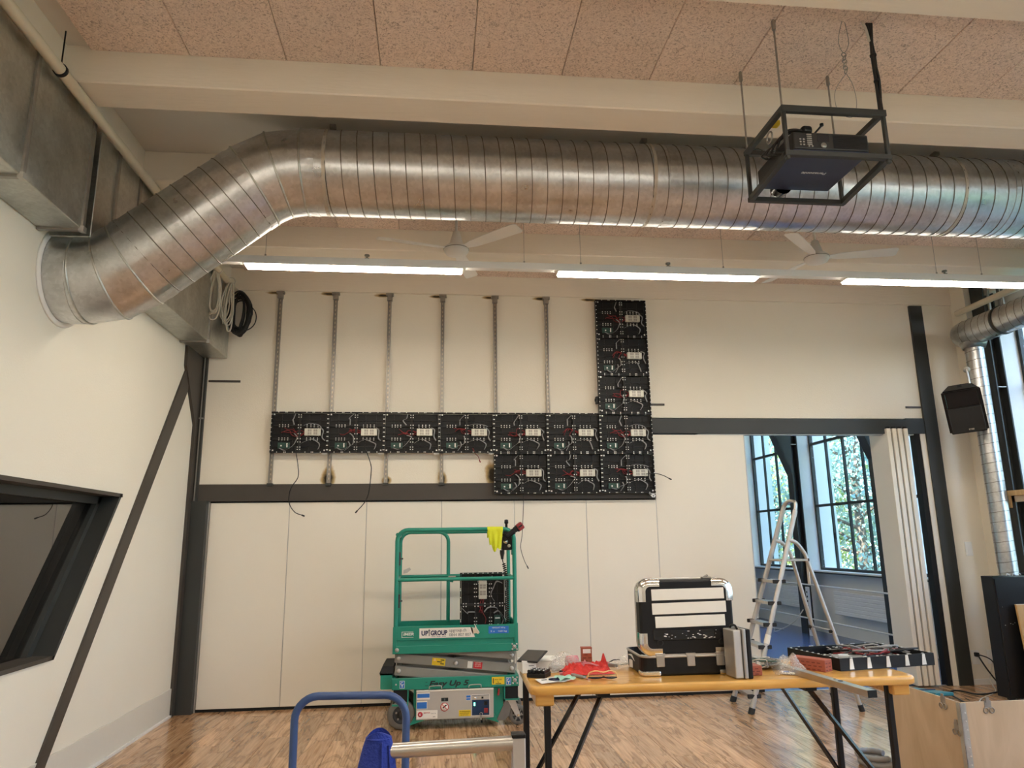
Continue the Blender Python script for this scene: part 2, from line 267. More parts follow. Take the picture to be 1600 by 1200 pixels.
# ------------------------------------------------------------------ mesh building
OFF = {}
class MB:
    def __init__(s): s.v = []; s.f = []; s.sm = []
    def add(s, vs, fs, smooth=False, mtx=None):
        o = len(s.v); s.v += [(mtx @ Vector(p)) if mtx else Vector(p) for p in vs]
        for f in fs: s.f.append([i+o for i in f]); s.sm.append(smooth)
        return s
    def box(s, p0, p1, mtx=None):
        x0, y0, z0 = [min(a, b) for a, b in zip(p0, p1)]; x1, y1, z1 = [max(a, b) for a, b in zip(p0, p1)]
        return s.add([(x0,y0,z0),(x1,y0,z0),(x1,y1,z0),(x0,y1,z0),(x0,y0,z1),(x1,y0,z1),(x1,y1,z1),(x0,y1,z1)],
                     [(3,2,1,0),(4,5,6,7),(0,1,5,4),(1,2,6,5),(2,3,7,6),(3,0,4,7)], False, mtx)
    def rbox(s, p0, p1, bev, seg=2, mtx=None, smooth=False):
        bm = bmesh.new(); bmesh.ops.create_cube(bm, size=1.0)
        c = [(a+b)/2 for a, b in zip(p0, p1)]; d = [abs(b-a) for a, b in zip(p0, p1)]
        for v in bm.verts: v.co = Vector((c[i] + v.co[i]*d[i] for i in range(3)))
        bmesh.ops.bevel(bm, geom=bm.edges[:], offset=min(bev, min(d)*0.49), segments=seg, affect='EDGES', profile=0.5)
        bm.verts.index_update(); s.add([v.co.copy() for v in bm.verts], [[v.index for v in f.verts] for f in bm.faces], smooth, mtx); bm.free(); return s
    def prism(s, poly, axis, a, b, mtx=None):   # poly in the two other axes, extruded from a to b
        n = len(poly); vs = []
        for h in (a, b):
            for (p, q) in poly: vs.append({'x': (h, p, q), 'y': (p, h, q), 'z': (p, q, h)}[axis])
        fs = [list(range(n))[::-1], list(range(n, 2*n))] + [(i, (i+1) % n, n+(i+1) % n, n+i) for i in range(n)]
        return s.add(vs, fs, False, mtx)
    def tube(s, pts, r, seg=8, closed=False, caps=True, smooth=True, mtx=None, flat=None):
        pts = [Vector(p) for p in pts]; n = len(pts); rings = []; up = None
        for i, p in enumerate(pts):
            if closed: t = pts[(i+1) % n] - pts[i-1]
            else: t = pts[min(i+1, n-1)] - pts[max(i-1, 0)]
            t = t.normalized() if t.length > 1e-9 else Vector((0, 0, 1))
            if up is None:
                a = Vector((0, 0, 1)) if abs(t.z) < 0.9 else Vector((0, 1, 0)); up = (a - t*a.dot(t)).normalized()
            else:
                up = up - t*up.dot(t); up = up.normalized() if up.length > 1e-6 else t.orthogonal().normalized()
            sd = t.cross(up); rr = r[i] if isinstance(r, (list, tuple)) else r
            rings.append([p + (sd*math.cos(2*math.pi*k/seg) + up*math.sin(2*math.pi*k/seg)*(flat or 1.0))*rr for k in range(seg)])
        vs = [q for g in rings for q in g]; fs = []
        for i in range(n if closed else n-1):
            a, b = i*seg, ((i+1) % n)*seg
            fs += [(a+k, a+(k+1) % seg, b+(k+1) % seg, b+k) for k in range(seg)]
        s.add(vs, fs, smooth, mtx)
        if caps and not closed: s.add(rings[0], [list(range(seg))[::-1]], False, mtx); s.add(rings[-1], [list(range(seg))], False, mtx)
        return s
    def cyl(s, p0, p1, r, seg=16, mtx=None): return s.tube([p0, p1], r, seg, mtx=mtx)
    def lathe(s, prof, c, axis='z', seg=24, mtx=None, smooth=True):   # prof: (radius, height)
        vs = []; n = len(prof)
        for (r, h) in prof:
            for k in range(seg):
                a = 2*math.pi*k/seg; x, y = r*math.cos(a), r*math.sin(a)
                q = {'z': (x, y, h), 'y': (x, h, y), 'x': (h, x, y)}[axis]; vs.append(tuple(q[i]+c[i] for i in range(3)))
        fs = [(i*seg+k, i*seg+(k+1) % seg, (i+1)*seg+(k+1) % seg, (i+1)*seg+k) for i in range(n-1) for k in range(seg)]
        return s.add(vs, fs, smooth, mtx)
    def strip(s, pts, w, wdir, th=0.0015, mtx=None):    # ribbon along pts, width w along wdir
        pts = [Vector(p) for p in pts]; d = Vector(wdir).normalized(); vs = []
        for i, p in enumerate(pts):
            t = (pts[min(i+1, len(pts)-1)] - pts[max(i-1, 0)]).normalized(); nn = t.cross(d); nn = nn.normalized()*th if nn.length > 1e-6 else Vector((0, -th, 0))
            vs += [p-d*w/2-nn, p+d*w/2-nn, p+d*w/2+nn, p-d*w/2+nn]
        fs = []
        for i in range(len(pts)-1):
            a = i*4; fs += [(a+k, a+(k+1) % 4, a+4+(k+1) % 4, a+4+k) for k in range(4)]
        n = len(pts)*4; fs += [(3, 2, 1, 0), (n-4, n-3, n-2, n-1)]
        return s.add(vs, fs, True, mtx)
    def grid(s, fn, nu, nv, th=0.0, smooth=True, mtx=None):
        vs = [fn(i/nu, j/nv) for j in range(nv+1) for i in range(nu+1)]
        fs = [(j*(nu+1)+i, j*(nu+1)+i+1, (j+1)*(nu+1)+i+1, (j+1)*(nu+1)+i) for j in range(nv) for i in range(nu)]
        s.add(vs, fs, smooth, mtx)
        if th:
            vv = [Vector(v) + Vector((0, th, 0)) for v in vs]; s.add(vv, [f[::-1] for f in fs], smooth, mtx)
        return s
    def mesh(s, name, off=(0, 0, 0)):
        me = bpy.data.meshes.new(name); o = Vector(off); me.from_pydata([v-o for v in s.v], [], s.f)
        me.polygons.foreach_set('use_smooth', s.sm); me.update()
        bm = bmesh.new(); bm.from_mesh(me); bmesh.ops.recalc_face_normals(bm, faces=bm.faces[:]); bm.to_mesh(me); bm.free(); return me
    def build(s, name, m, parent=None, label=None):
        if parent is None:
            xs = [v.x for v in s.v]; ys = [v.y for v in s.v]; zs = [v.z for v in s.v]
            off = Vector(((min(xs)+max(xs))/2, (min(ys)+max(ys))/2, min(zs)))
        else: off = OFF.get(parent.name, Vector((0, 0, 0)))
        o = bpy.data.objects.new(name, s.mesh(name, off)); o.data.materials.append(M[m] if isinstance(m, str) else m); C.objects.link(o)
        if parent is None: o.location = off; OFF[o.name] = off
        else: o.parent = parent; OFF[o.name] = off
        if label: o['label'] = label
        return o

def B(p0, p1, mtx=None): return MB().box(p0, p1, mtx)
def tag(o, label, cat, group=None):
    o['label'] = label; o['category'] = cat
    if group: o['group'] = group
    return o
def struct(o): o['kind'] = 'structure'; return o
def stuff(o): o['kind'] = 'stuff'; return o
def thing(name, label, cat, loc=(0, 0, 0), rotz=0.0, group=None, world=True):
    o = bpy.data.objects.new(name, None); C.objects.link(o); o.empty_display_size = 0.1
    o.location = loc; o.rotation_euler = (0, 0, rotz); tag(o, label, cat, group)
    OFF[o.name] = Vector(loc) if world else Vector((0, 0, 0)); return o
def dup(o, parent=None):
    c = o.copy(); C.objects.link(c); c.parent = parent
    for ch in o.children: dup(ch, c)
    return c
def text(name, body, size, m, parent, mtx, depth=0.0006, bold=0.0, shear=0.0, width=None, align='LEFT'):
    cu = bpy.data.curves.new(name, 'FONT'); cu.body = body; cu.size = size; cu.extrude = depth; cu.offset = bold; cu.shear = shear; cu.resolution_u = 3; cu.align_x = align
    t = bpy.data.objects.new(name, cu); C.objects.link(t); bpy.context.view_layer.update()
    me = bpy.data.meshes.new_from_object(t.evaluated_get(bpy.context.evaluated_depsgraph_get())); bpy.data.objects.remove(t)
    if width:
        xs = [v.co.x for v in me.vertices]; k = width / max(1e-6, max(xs)-min(xs))
        for v in me.vertices: v.co.x *= k
    off = OFF.get(parent.name, Vector((0, 0, 0)))
    for v in me.vertices: v.co = mtx @ v.co - off
    me.materials.clear(); me.materials.append(M[m]); o = bpy.data.objects.new(name, me); C.objects.link(o); o.parent = parent; return o
def front_mtx(x, y, z): return Matrix.Translation((x, y, z)) @ Matrix.Rotation(R(90), 4, 'X')
def arc(c, r, a0, a1, n, plane='xz'):
    out = []
    for i in range(n+1):
        a = R(a0 + (a1-a0)*i/n); u, w = r*math.cos(a), r*math.sin(a)
        out.append({'xz': (c[0]+u, c[1], c[2]+w), 'xy': (c[0]+u, c[1]+w, c[2]), 'yz': (c[0], c[1]+u, c[2]+w)}[plane])
    return out
def spline(pts, n=6):
    P = [Vector(p) for p in pts]; out = []
    for i in range(len(P)-1):
        a, b, c, d = P[max(i-1, 0)], P[i], P[i+1], P[min(i+2, len(P)-1)]
        for k in range(n):
            t = k/n; out.append(0.5*((2*b)+(c-a)*t+(2*a-5*b+4*c-d)*t*t+(3*b-a-3*c+d)*t**3))
    out.append(P[-1]); return out

XL, XR, YB, ZC, ZB = -2.56, 6.80, 8.01, 4.65, 4.43   # left wall, facade wall, back wall, ceiling, beam soffit

# ------------------------------------------------------------------ setting: floor
fl = struct(B((XL-0.3, -4.3, -0.25), (XR+0.3, 8.05, -0.012)).build('floor', 'floor'))
PW, PL = 0.19, 1.29
cache = {}
def plank_mesh(l):
    k = round(l, 2)
    if k not in cache: cache[k] = MB().rbox((0.0008, 0.0008, -0.012), (PW-0.0008, l-0.0008, 0), 0.0012, 1).mesh('floor_plank'); cache[k].materials.append(M['floor'])
    return cache[k]
x = XL; i = 0
while x < 6.75:
    y = 4.35 - [0.0, 0.43, 0.86][i % 3] - (0.2 if i % 2 else 0); i += 1
    while y < 8.0:
        l = min(PL, 8.03 - y)
        if l > 0.05:
            o = bpy.data.objects.new('floor_plank', plank_mesh(l)); C.objects.link(o); o.parent = fl; o.location = Vector((x, y, 0)) - OFF['floor']
        y += PL
    x += PW
B((XL-0.3, -4.3, -0.012), (XR+0.3, 2.9, 0)).build('floor_near_part', 'floor', fl)
f2 = struct(B((0.5, 8.05, -0.25), (XR+0.3, 20.9, 0)).build('floor', 'floor2'))
struct(B((2.45, 8.03, -0.01), (5.79, 8.06, 0.004)).build('trim_9', 'alu_matt'))

# ------------------------------------------------------------------ setting: ceiling with beams and wood-wool boards
ce = struct(B((XL-0.3, -4.3, ZC+0.03), (XR+0.3, 20.9, ZC+0.3)).build('ceiling', 'plain_ceiling'))
BY = [(-0.86, -0.59), (0.40, 0.67), (1.66, 1.93), (2.95, 3.222), (4.221, 4.494), (5.478, 5.75), (6.752, 7.022)]
for (a, b) in BY:
    mb = MB().prism([(a, ZC+0.03), (a, ZB+0.008), (a+0.008, ZB), (b-0.008, ZB), (b, ZB+0.008), (b, ZC+0.03)], 'x', XL, XR); mb.build('beam', 'beam_paint', ce)
MB().box((XL, 7.985, ZB-0.005), (XR, 8.05, ZC+0.03)).build('beam', 'beam_paint', ce)
MB().box((XL, -4.0, ZB), (-2.31, 7.985, ZC+0.03)).build('edge_board', 'beam_paint', ce)
MB().box((XR-0.3, -4.0, ZB), (XR, 7.985, ZC+0.03)).build('edge_board', 'beam_paint', ce)
pm = {}
for (a, b) in [(1.93, 2.95), (3.222, 4.221), (5.75, 6.752), (7.022, 7.985)]:
    x = -2.165; k = 0
    while x < 6.4:
        w = min(0.595, 6.48 - x); key = (round(w, 2), round(b-a, 2))
        if key not in pm:
            pm[key] = MB().rbox((0.002, 0.0, 0), (w-0.002, b-a, 0.035), 0.004, 1).mesh('acoustic_board'); pm[key].materials.append(M['woodwool'])
        o = bpy.data.objects.new('acoustic_board', pm[key]); C.objects.link(o); o.parent = ce; o.location = Vector((x, a, ZC)) - OFF['ceiling'] + Vector((0, 0, 0.0 if k % 2 else 0.0015)); x += 0.595; k += 1

# ------------------------------------------------------------------ setting: left wall with slanted booth window
def lw(poly): return MB().prism(poly, 'x', XL-0.30, XL)
WY0, WZ0, WZ1, WYB, WYT = 2.4, 0.885, 2.047, 5.457, 6.289
mb = MB()
mb.prism([(-4.3, 0), (8.05, 0), (8.05, WZ0), (-4.3, WZ0)], 'x', XL-0.3, XL)
mb.prism([(-4.3, WZ1), (8.05, WZ1), (8.05, ZC+0.05), (-4.3, ZC+0.05)], 'x', XL-0.3, XL)
mb.prism([(-4.3, WZ0), (WY0, WZ0), (WY0, WZ1), (-4.3, WZ1)], 'x', XL-0.3, XL)
mb.prism([(WYB, WZ0), (8.05, WZ0), (8.05, WZ1), (WYT, WZ1)], 'x', XL-0.3, XL)
wl = struct(mb.build('wall_left', 'wall'))
win = struct(bpy.data.objects.new('window_1', None)); C.objects.link(win)
def winpart(name, poly, x0, x1, m): MB().prism(poly, 'x', x0, x1).build(name, m, win)
t = 0.028
winpart('frame', [(WY0, WZ1), (WYT, WZ1), (WYT+0.004, WZ1-t), (WY0, WZ1-t)], XL-0.2, XL+0.012, 'steel_brown')
winpart('frame', [(WY0, WZ0), (WYB, WZ0), (WYB+0.02, WZ0+t), (WY0, WZ0+t)], XL-0.2, XL+0.012, 'steel_brown')
winpart('frame', [(WYB, WZ0), (WYT, WZ1), (WYT-0.035, WZ1), (WYB-0.035, WZ0)], XL-0.2, XL+0.012, 'steel_dark')
winpart('frame', [(WY0, WZ0), (WY0, WZ1), (WY0+0.035, WZ1), (WY0+0.035, WZ0)], XL-0.2, XL+0.012, 'steel_dark')
winpart('inner_frame', [(WY0+.03, WZ1-t), (WYT-.03, WZ1-t), (WYT-.05, WZ1-t-.06), (WY0+.03, WZ1-t-.06)], XL-0.2, XL-0.12, 'steel_dark')
winpart('inner_frame', [(WYB-.03, WZ0+.02), (WYT-.03, WZ1-.02), (WYT-.10, WZ1-.02), (WYB-.10, WZ0+.02)], XL-0.2, XL-0.12, 'steel_dark')
winpart('pane', [(WY0+.01, WZ0+.01), (WYB-.03, WZ0+.01), (WYT-.02, WZ1-.01), (WY0+.01, WZ1-.01)], XL-0.165, XL-0.157, 'booth_glass')
mb = MB(); mb.box((-5.2, 1.8, 0.0), (-5.1, 7.2, 2.9)).box((-5.2, 1.7, 0), (XL-.3, 1.8, 2.9)).box((-5.2, 7.2, 0), (XL-.3, 7.3, 2.9)).box((-5.2, 1.7, 2.9), (XL-.3, 7.3, 3.0)).box((-5.2, 1.7, -.1), (XL-.3, 7.3, 0))
struct(mb.build('wall_booth', 'booth'))
# baseboard, brace, corner column with its knee
struct(MB().box((XL, -4.0, 0.0), (XL+0.012, 7.87, 0.262)).build('baseboard_left', 'baseboard'))
struct(MB().box((XL, -4.0, 0.0), (XL+0.03, 7.86, 0.02)).build('trim_1', 'white'))
mb = MB().prism([(5.215, 0.0), (5.345, 0.0), (7.60, 3.18), (7.62, 3.55), (7.53, 3.42)], 'x', XL, XL+0.018); struct(mb.build('trim_2', 'steel_brown'))
mb = MB().prism([(7.855, 0), (8.0, 0), (8.0, 3.65), (7.46, 3.65), (7.47, 3.42), (7.87, 2.87)], 'x', XL, XL+0.03); struct(mb.build('trim_3', 'steel_brown'))
mb = MB().box((XL, 7.94, 0), (-2.375, 8.05, 2.08)); mb.box((XL, 7.97, 2.08), (-2.485, 8.05, 3.7)); struct(mb.build('trim_4', 'steel_dark'))
MB().box((XL+.03, 7.955, 2.95), (-2.485, 7.972, 2.965)).box((XL+.045, 7.955, 2.0), (XL+.052, 7.97, 3.7)).build('stiffener', 'lift_grey', bpy.data.objects['trim_4'])

# ------------------------------------------------------------------ setting: back wall, beams, sliding partition doors
mb = MB().box((XL, YB, 2.255), (2.45, YB+0.12, ZC)).box((2.45, YB, 2.995), (5.79, YB+0.12, ZC)).box((5.955, YB, 0), (XR, YB+0.12, ZC)).box((5.79, YB, 4.40), (5.955, YB+.12, ZC))
wb = struct(mb.build('wall_back', 'wall_stained'))
st = MB().box((XL, YB-0.02, 2.078), (2.45, YB+0.14, 2.255)).build('trim_5', 'steel_brown'); struct(st)
st = MB().box((2.45, YB-0.02, 2.813), (5.79, YB+0.14, 2.985)).box((5.56, YB-0.02, 2.985), (5.79, YB+.14, 2.998)).build('trim_6', 'steel_dark'); struct(st)
st = MB().box((5.79, YB-0.03, 0), (5.955, YB+0.14, 4.405)).build('trim_7', 'steel_dark'); struct(st)
st = MB().box((5.725, YB-0.01, 0), (5.79, YB+0.12, 2.813)).build('trim_8', 'door'); struct(st)
MB().box((5.665, YB, 0), (5.725, YB+.1, 2.813)).build('gasket', 'gasket', st)
for k, (a, b, z) in enumerate([(-2.47, -2.135, 3.375), (2.42, 2.62, 3.147), (5.59, 5.79, 3.133)]):
    struct(MB().box((a, YB-0.012, z-0.011), (b, YB, z+0.011)).build('trim_%d' % (10+k), 'steel_brown'))
dl = struct(bpy.data.objects.new('door_1', None)); C.objects.link(dl)
sx_ = [-2.362, -1.545, -0.737, 0.066, 0.860, 1.664, 2.463]
for a, b in zip(sx_, sx_[1:]):
    MB().rbox((a+0.004, YB+0.012, 0.028), (b-0.004, YB+0.09, 2.062), 0.003, 1).build('leaf', 'door', dl)
    MB().box((b-0.004, YB+0.014, 0.028), (b+0.004, YB+0.08, 2.062)).build('seal', 'alu_matt', dl)
MB().rbox((2.467, YB+0.012, 0.028), (3.545, YB+0.09, 2.80), 0.003, 1).build('leaf', 'door', dl)
MB().box((3.545, YB+0.012, 0.028), (3.556, YB+0.09, 2.80)).build('seal', 'alu_matt', dl)
MB().box((-2.375, YB+0.018, -0.012), (3.556, YB+0.085, 0.03)).box((-2.375, YB+0.02, 2.06), (2.46, YB+0.09, 2.08)).build('floor_seal', 'gasket', dl)
MB().box((-2.375, YB+0.005, 0), (-2.362, YB+0.09, 2.075)).build('edge_strip', 'alu_matt', dl)
struct(MB().box((3.0, YB+0.02, 2.80), (5.72, YB+0.09, 2.813)).build('trim_13', 'alu_matt'))
# stack of folded door leaves at the right jamb
d2 = struct(bpy.data.objects.new('door_2', None)); C.objects.link(d2)
for k in range(4):
    x0 = 5.275 + k*0.072
    MB().rbox((x0, YB-0.06, 0.02), (x0+0.052, YB+0.30, 2.87), 0.004, 1).build('leaf', 'door', d2)
    if k < 3: MB().box((x0+0.052, YB-0.03, 0.03), (x0+0.072, YB+0.28, 2.82)).build('seal', 'gasket', d2)
    MB().box((x0+0.012, YB-0.052, 2.87), (x0+0.026, YB-0.02, 2.89)).box((x0+0.03, YB-0.052, 2.87), (x0+0.044, YB-0.02, 2.89)).build('top_guide', 'gasket', d2)

# ------------------------------------------------------------------ setting: room behind the camera, far room, facade with windows
struct(B((XL-0.3, -4.3, 0), (XR+0.3, -4.0, ZC+.05)).build('wall_rear', 'wall'))
struct(B((0.5, 20.7, 0), (XR+0.3, 20.9, ZC+.05)).build('wall_far', 'white'))
struct(B((XL-0.3, 8.16, -0.25), (1.5, 8.22, ZC+.05)).build('wall_light_stop', 'wall_grey'))  # unseen screen added behind the doors to stop sky light leaking in
struct(B((1.4, 8.2, 0), (1.5, 20.7, ZC+.05)).build('wall_side', 'white'))
mb = MB().box((XR, -4.3, -0.2), (XR+0.28, 20.9, 1.055)).box((XR, -4.3, 4.28), (XR+0.28, 20.9, ZC+.05))
wr = struct(mb.build('wall_right', 'wall_grey'))
REVS = [-2.62, -0.07, 2.48, 5.03, 7.58, 10.05, 12.60, 15.05, 17.6, 20.15]      # far reveal of each window bay
for rv in REVS:
    MB().box((6.55, rv, 1.055), (XR+0.28, rv+0.30, 4.28)).build('jamb', 'greywhite', wr)
MB().box((6.36, 7.76, 0), (6.80, YB, ZC)).build('pier', 'wall', wr)
for k, rv in enumerate(REVS):
    y = rv+0.06; o = struct(bpy.data.objects.new('trim_%d' % (20+k), None)); C.objects.link(o); o.location = (6.5, y, 0); OFF[o.name] = Vector((6.5, y, 0))
    MB().box((6.42, y-0.10, 0), (6.435, y+0.10, ZC)).build('flange', 'steel_dark', o)
    MB().box((6.435, y-0.008, 0), (6.56, y+0.008, ZC)).build('web', 'steel_dark', o)
    MB().box((6.545, y-0.10, 0), (6.56, y+0.10, ZC)).build('flange', 'steel_dark', o)
    MB().box((6.435, y-0.095, 3.29), (6.55, y+0.095, 3.30)).build('stiffener', 'zinc', o)
    if rv > 9: MB().prism([(6.14, 3.48), (6.42, 3.48), (6.42, 2.76)], 'y', y-0.10, y-0.088).prism([(6.14, 3.48), (6.42, 3.48), (6.42, 2.76)], 'y', y+0.088, y+0.10).prism([(6.13, 3.48), (6.15, 3.48), (6.43, 2.76), (6.41, 2.76)], 'y', y-0.1, y+0.1).build('gusset', 'steel_dark', o)
# window prototype (local y from 0 = near end of the bay to WL = far end)
def window(n, y0):
    w = bpy.data.objects.new('window_%d' % n, None); C.objects.link(w); struct(w); w.location = (0, y0, 0); return w
XW0, XW1 = 6.80, 6.86; WL = 2.20
def window_parts(w):
    MB().box((XW0, 0, 1.06), (XW1, 0.04, 4.28)).box((XW0, WL-0.04, 1.06), (XW1, WL, 4.28)).box((XW0, 0.04, 1.06), (XW1, WL-0.04, 1.11)).box((XW0, .04, 4.23), (XW1, WL-.04, 4.28)).build('frame', 'steel_dark', w)
    for y in (0.60, 1.13, 1.67): MB().box((XW0+.01, y-0.017, 1.11), (XW1-.01, y+0.017, 4.23)).build('mullion', 'steel_dark', w)
    for z in (2.18, 3.29): MB().box((XW0+.005, 0.04, z-0.022), (XW1-.005, WL-0.04, z+0.022)).build('transom', 'steel_dark', w)
    ys = [0.04, 0.60, 1.13, 1.67, WL-0.04]; zs = [1.11, 2.18, 3.29, 4.23]
    for a, b in zip(ys, ys[1:]):
        for c, d in zip(zs, zs[1:]): MB().box((XW0+.028, a+.015, c+.02), (XW0+.034, b-.015, d-.02)).build('pane', 'glass', w)
    MB().box((6.62, -0.03, 1.04), (XW0, WL+0.03, 1.066)).build('sill', 'greywhite', w)
    MB().box((6.615, -0.03, 1.02), (6.80, WL+0.03, 1.042)).build('sill_edge', 'steel_dark', w)
    MB().box((6.785, 1.585, 1.60), (6.80, 1.615, 1.70)).cyl((6.775, 1.60, 1.54), (6.785, 1.60, 1.64), 0.009, 6).build('window_latch', 'black', w)
    return w
WY = [rv-WL for rv in (12.60, 15.05, 10.05, 7.58, 5.03, 2.48, -0.07, -2.62, 17.6, 20.15)]
w0 = window_parts(window(2, WY[0]))
for k, y in enumerate(WY[1:]):
    c = dup(w0); c.name = 'window_%d' % (3+k); c.location = (0, y, 0)
for k, y in enumerate(WY):   # white render fins outside, at the far end of each bay
    struct(B((7.085, y+WL+0.12, -0.2), (7.27, y+WL+0.40, 4.6)).build('wall_fin', 'exterior'))
gr = struct(B((7.1, -30, -1.2), (60, 60, -0.9)).build('ground', 'soil'))

# ------------------------------------------------------------------ trees outside the facade
def tree_parts(root, h, rad, nleaf, m, seed, leaf=0.12):
    rnd = random.Random(seed); tr = MB(); pts = [(0, 0, 0)]
    for i in range(1, 7): pts.append((rnd.uniform(-.12, .12)*i*0.5, rnd.uniform(-.12, .12)*i*0.5, h*0.9*i/6))
    tr.tube(spline(pts, 3), [0.16*(1-0.045*i) for i in range(19)], 7); tr.build('trunk', 'bark', root)
    clumps = []; br = MB()
    for k in range(26):
        z = h*(0.16 + 0.8*k/26); rr = rad*(1.0-0.55*abs((k/26)-0.35)); a = rnd.uniform(0, 6.28); q = rr*rnd.uniform(0.45, 1.0)
        e = Vector((q*math.cos(a), q*math.sin(a), z + rnd.uniform(-.2, .5))); clumps.append((e, rad*rnd.uniform(0.22, 0.36)))
        b0 = Vector((0, 0, z*0.86)); br.tube(spline([b0, b0.lerp(e, .5)+Vector((0, 0, .12)), e], 3), [0.05, .045, .04, .034, .028, .02, .012], 5)
    br.build('branch_spread', 'bark', root)
    lf = MB()
    for i in range(nleaf):
        c, r = rnd.choice(clumps); d = Vector((rnd.gauss(0, 1), rnd.gauss(0, 1), rnd.gauss(0, 0.8))); p = c + d*r*0.72
        u = Vector((rnd.gauss(0, 1), rnd.gauss(0, 1), rnd.gauss(0, 1))).normalized(); v = u.orthogonal().normalized(); s = leaf*rnd.uniform(0.6, 1.3)
        q = u.cross(v)
        lf.add([p-v*s*.5, p+q*s*.28, p+v*s*.5, p-q*s*.28], [(0, 1, 2, 3)])
    stuff(lf.build('foliage', m, root))
kinds = [('leaf_a', 'blue-green leafy tree'), ('leaf_b', 'yellow-green sunlit tree'), ('leaf_c', 'deep green leafy tree')]
spots = [(10.6, 17.6, 0, 'close behind the window beside the stepladder', 1.0), (10.2, 21.6, 1, 'seen through the farthest window behind the stepladder top', 0.95),
         (13.4, 20.6, 2, 'standing back between the window beside the stepladder and the farthest one', 1.2), (11.3, 14.2, 0, 'seen in the narrow window right of the folded door stack', 1.0),
         (13.0, 28.0, 0, 'tall, farthest off beyond the farthest window', 1.3), (15.5, 17.0, 2, 'in the second row behind the folded door stack', 1.25),
         (10.8, 10.6, 1, 'outside the window next to the wall speaker', 1.0), (17.5, 26.0, 1, 'in the back row between the two far windows', 1.5), (12.0, 4.0, 0, 'unseen, added to block sky, farthest along the hall windows', 1.1), (11.2, 7.4, 2, 'unseen, added close to the hall windows to block sky', 1.0)]  # last two stand out of view, added to cut sky light on the jambs
protos = {}
for k, (tx, ty, kd, where, sc) in enumerate(spots):
    lab = kinds[kd][1] + ' ' + where
    if kd not in protos:
        t_ = thing('leafy_tree', lab, 'tree', (tx, ty, -0.95), 0, 'trees outside the facade', world=False)
        tree_parts(t_, 8.0, 2.7, 17000, kinds[kd][0], 10+kd); protos[kd] = t_
    else:
        t_ = dup(protos[kd]); t_.location = (tx, ty, -0.95); t_.rotation_euler = (0, 0, k*1.3); t_['label'] = lab
    t_.scale = (sc, sc, sc)

# ------------------------------------------------------------------ far room: radiators, wall pipes, socket
def radiator(y0, y1, label):
    t = thing('panel_radiator', label, 'radiator', (6.73, (y0+y1)/2, 0.36), 0, 'radiators under the far windows')
    mb = MB(); n = 6; z0, z1 = 0.37, 0.745
    for k in range(n): mb.rbox((6.66, y0, z0+(z1-z0)*k/n+.003), (6.72, y1, z0+(z1-z0)*(k+1)/n-.003), .006, 1)
    stuff(mb.build('grooved_panel', 'greywhite', t)); MB().box((6.67, y0+.004, z0+.004), (6.755, y1-.004, z1-.01)).build('convector', 'greywhite', t)
    MB().box((6.755, y0+.2, z0+.1), (6.80, y0+.24, z1-.1)).box((6.755, y1-.24, z0+.1), (6.80, y1-.2, z1-.1)).build('bracket', 'greywhite', t)
radiator(10.48, 12.02, 'white grooved radiator below the window right of the stepladder')
radiator(13.0, 14.45, 'white grooved radiator seen through the stepladder, below the farthest window')
radiator(8.3, 9.55, 'white grooved radiator glimpsed right of the folded door stack')
for k, (z, lab) in enumerate([(0.835, 'upper white heating pipe running level under the window sills'), (0.275, 'lower white heating pipe running level near the far room floor')]):
    t = thing('heating_pipe', lab, 'pipe', (6.39, 11.5, z)); MB().cyl((6.39, 8.2, z), (6.39, 20.6, z), 0.013, 8).build('tube', 'white', t)
    mb = MB(); [mb.box((6.39, y-.01, z-.006), (6.42, y+.01, z+.006)) for y in (10.11, 12.66)]; mb.build('clip', 'zinc', t)
t = thing('socket_plate', 'grey double socket plate on white pillar outside the second window', 'socket', (7.085, 12.83, 1.32))
MB().rbox((7.070, 12.77, 1.19), (7.085, 12.90, 1.45), .004, 1).build('plate', 'greywhite', t)
mb = MB(); [mb.lathe([(0.0, -.02), (.022, -.02), (.022, -.017)], (7.089, yy, z), 'x', 10) for z in (1.26, 1.38) for yy in (12.80, 12.87)]; mb.build('socket_hole', 'gasket', t)
t = thing('trunking_post', 'white perforated cable trunking leaning on far column behind stepladder', 'trunking', (6.38, 12.35, 0))
MB().box((6.35, 12.28, 0), (6.385, 12.36, 0.80)).build('cover', 'greywhite', t); mb = MB(); [mb.box((6.346, 12.30, .1+.075*k), (6.351, 12.33, .13+.075*k)) for k in range(9)]; stuff(mb.build('slot', 'gasket', t))
tag(MB().tube(spline([(6.3, 12.4, .42), (6.15, 12.5, .2), (6.0, 12.9, .012), (6.2, 13.4, .012), (6.05, 13.8, .012), (6.3, 13.2, .012)], 5), 0.009, 6).build('power_cord', 'wire_white'), 'white cord trailing on the far room floor behind the stepladder', 'cord')


# ------------------------------------------------------------------ big spiral duct
DY, DR = 5.0, 0.308
t = thing('spiral_duct', 'large galvanised spiral air duct bending out of left wall and crossing the hall', 'air duct', (-0.5, DY, 4.29))
z0, z1 = 3.43, 4.29; xb1, xb2 = -2.23, -1.17
ang = math.atan2(z1-z0, xb2-xb1)
def elbow(xc, zc, a0, a1, d, n):   # points of a segmented bend about corner (xc,zc)
    p0 = Vector((xc-d*math.cos(a0), zc-d*math.sin(a0))); p1 = Vector((xc+d*math.cos(a1), zc+d*math.sin(a1)))
    c = Vector((xc, zc)); return [(1-s)**2*p0+2*s*(1-s)*c+s*s*p1 for s in [i/n for i in range(n+1)]]
path = [Vector((XL-0.12, z0))] + elbow(xb1, z0, 0, ang, 0.17, 2) + elbow(xb2, z1, ang, 0, 0.20, 2) + [Vector((5.98, z1))]
P3 = [(p.x, DY, p.y) for p in path]
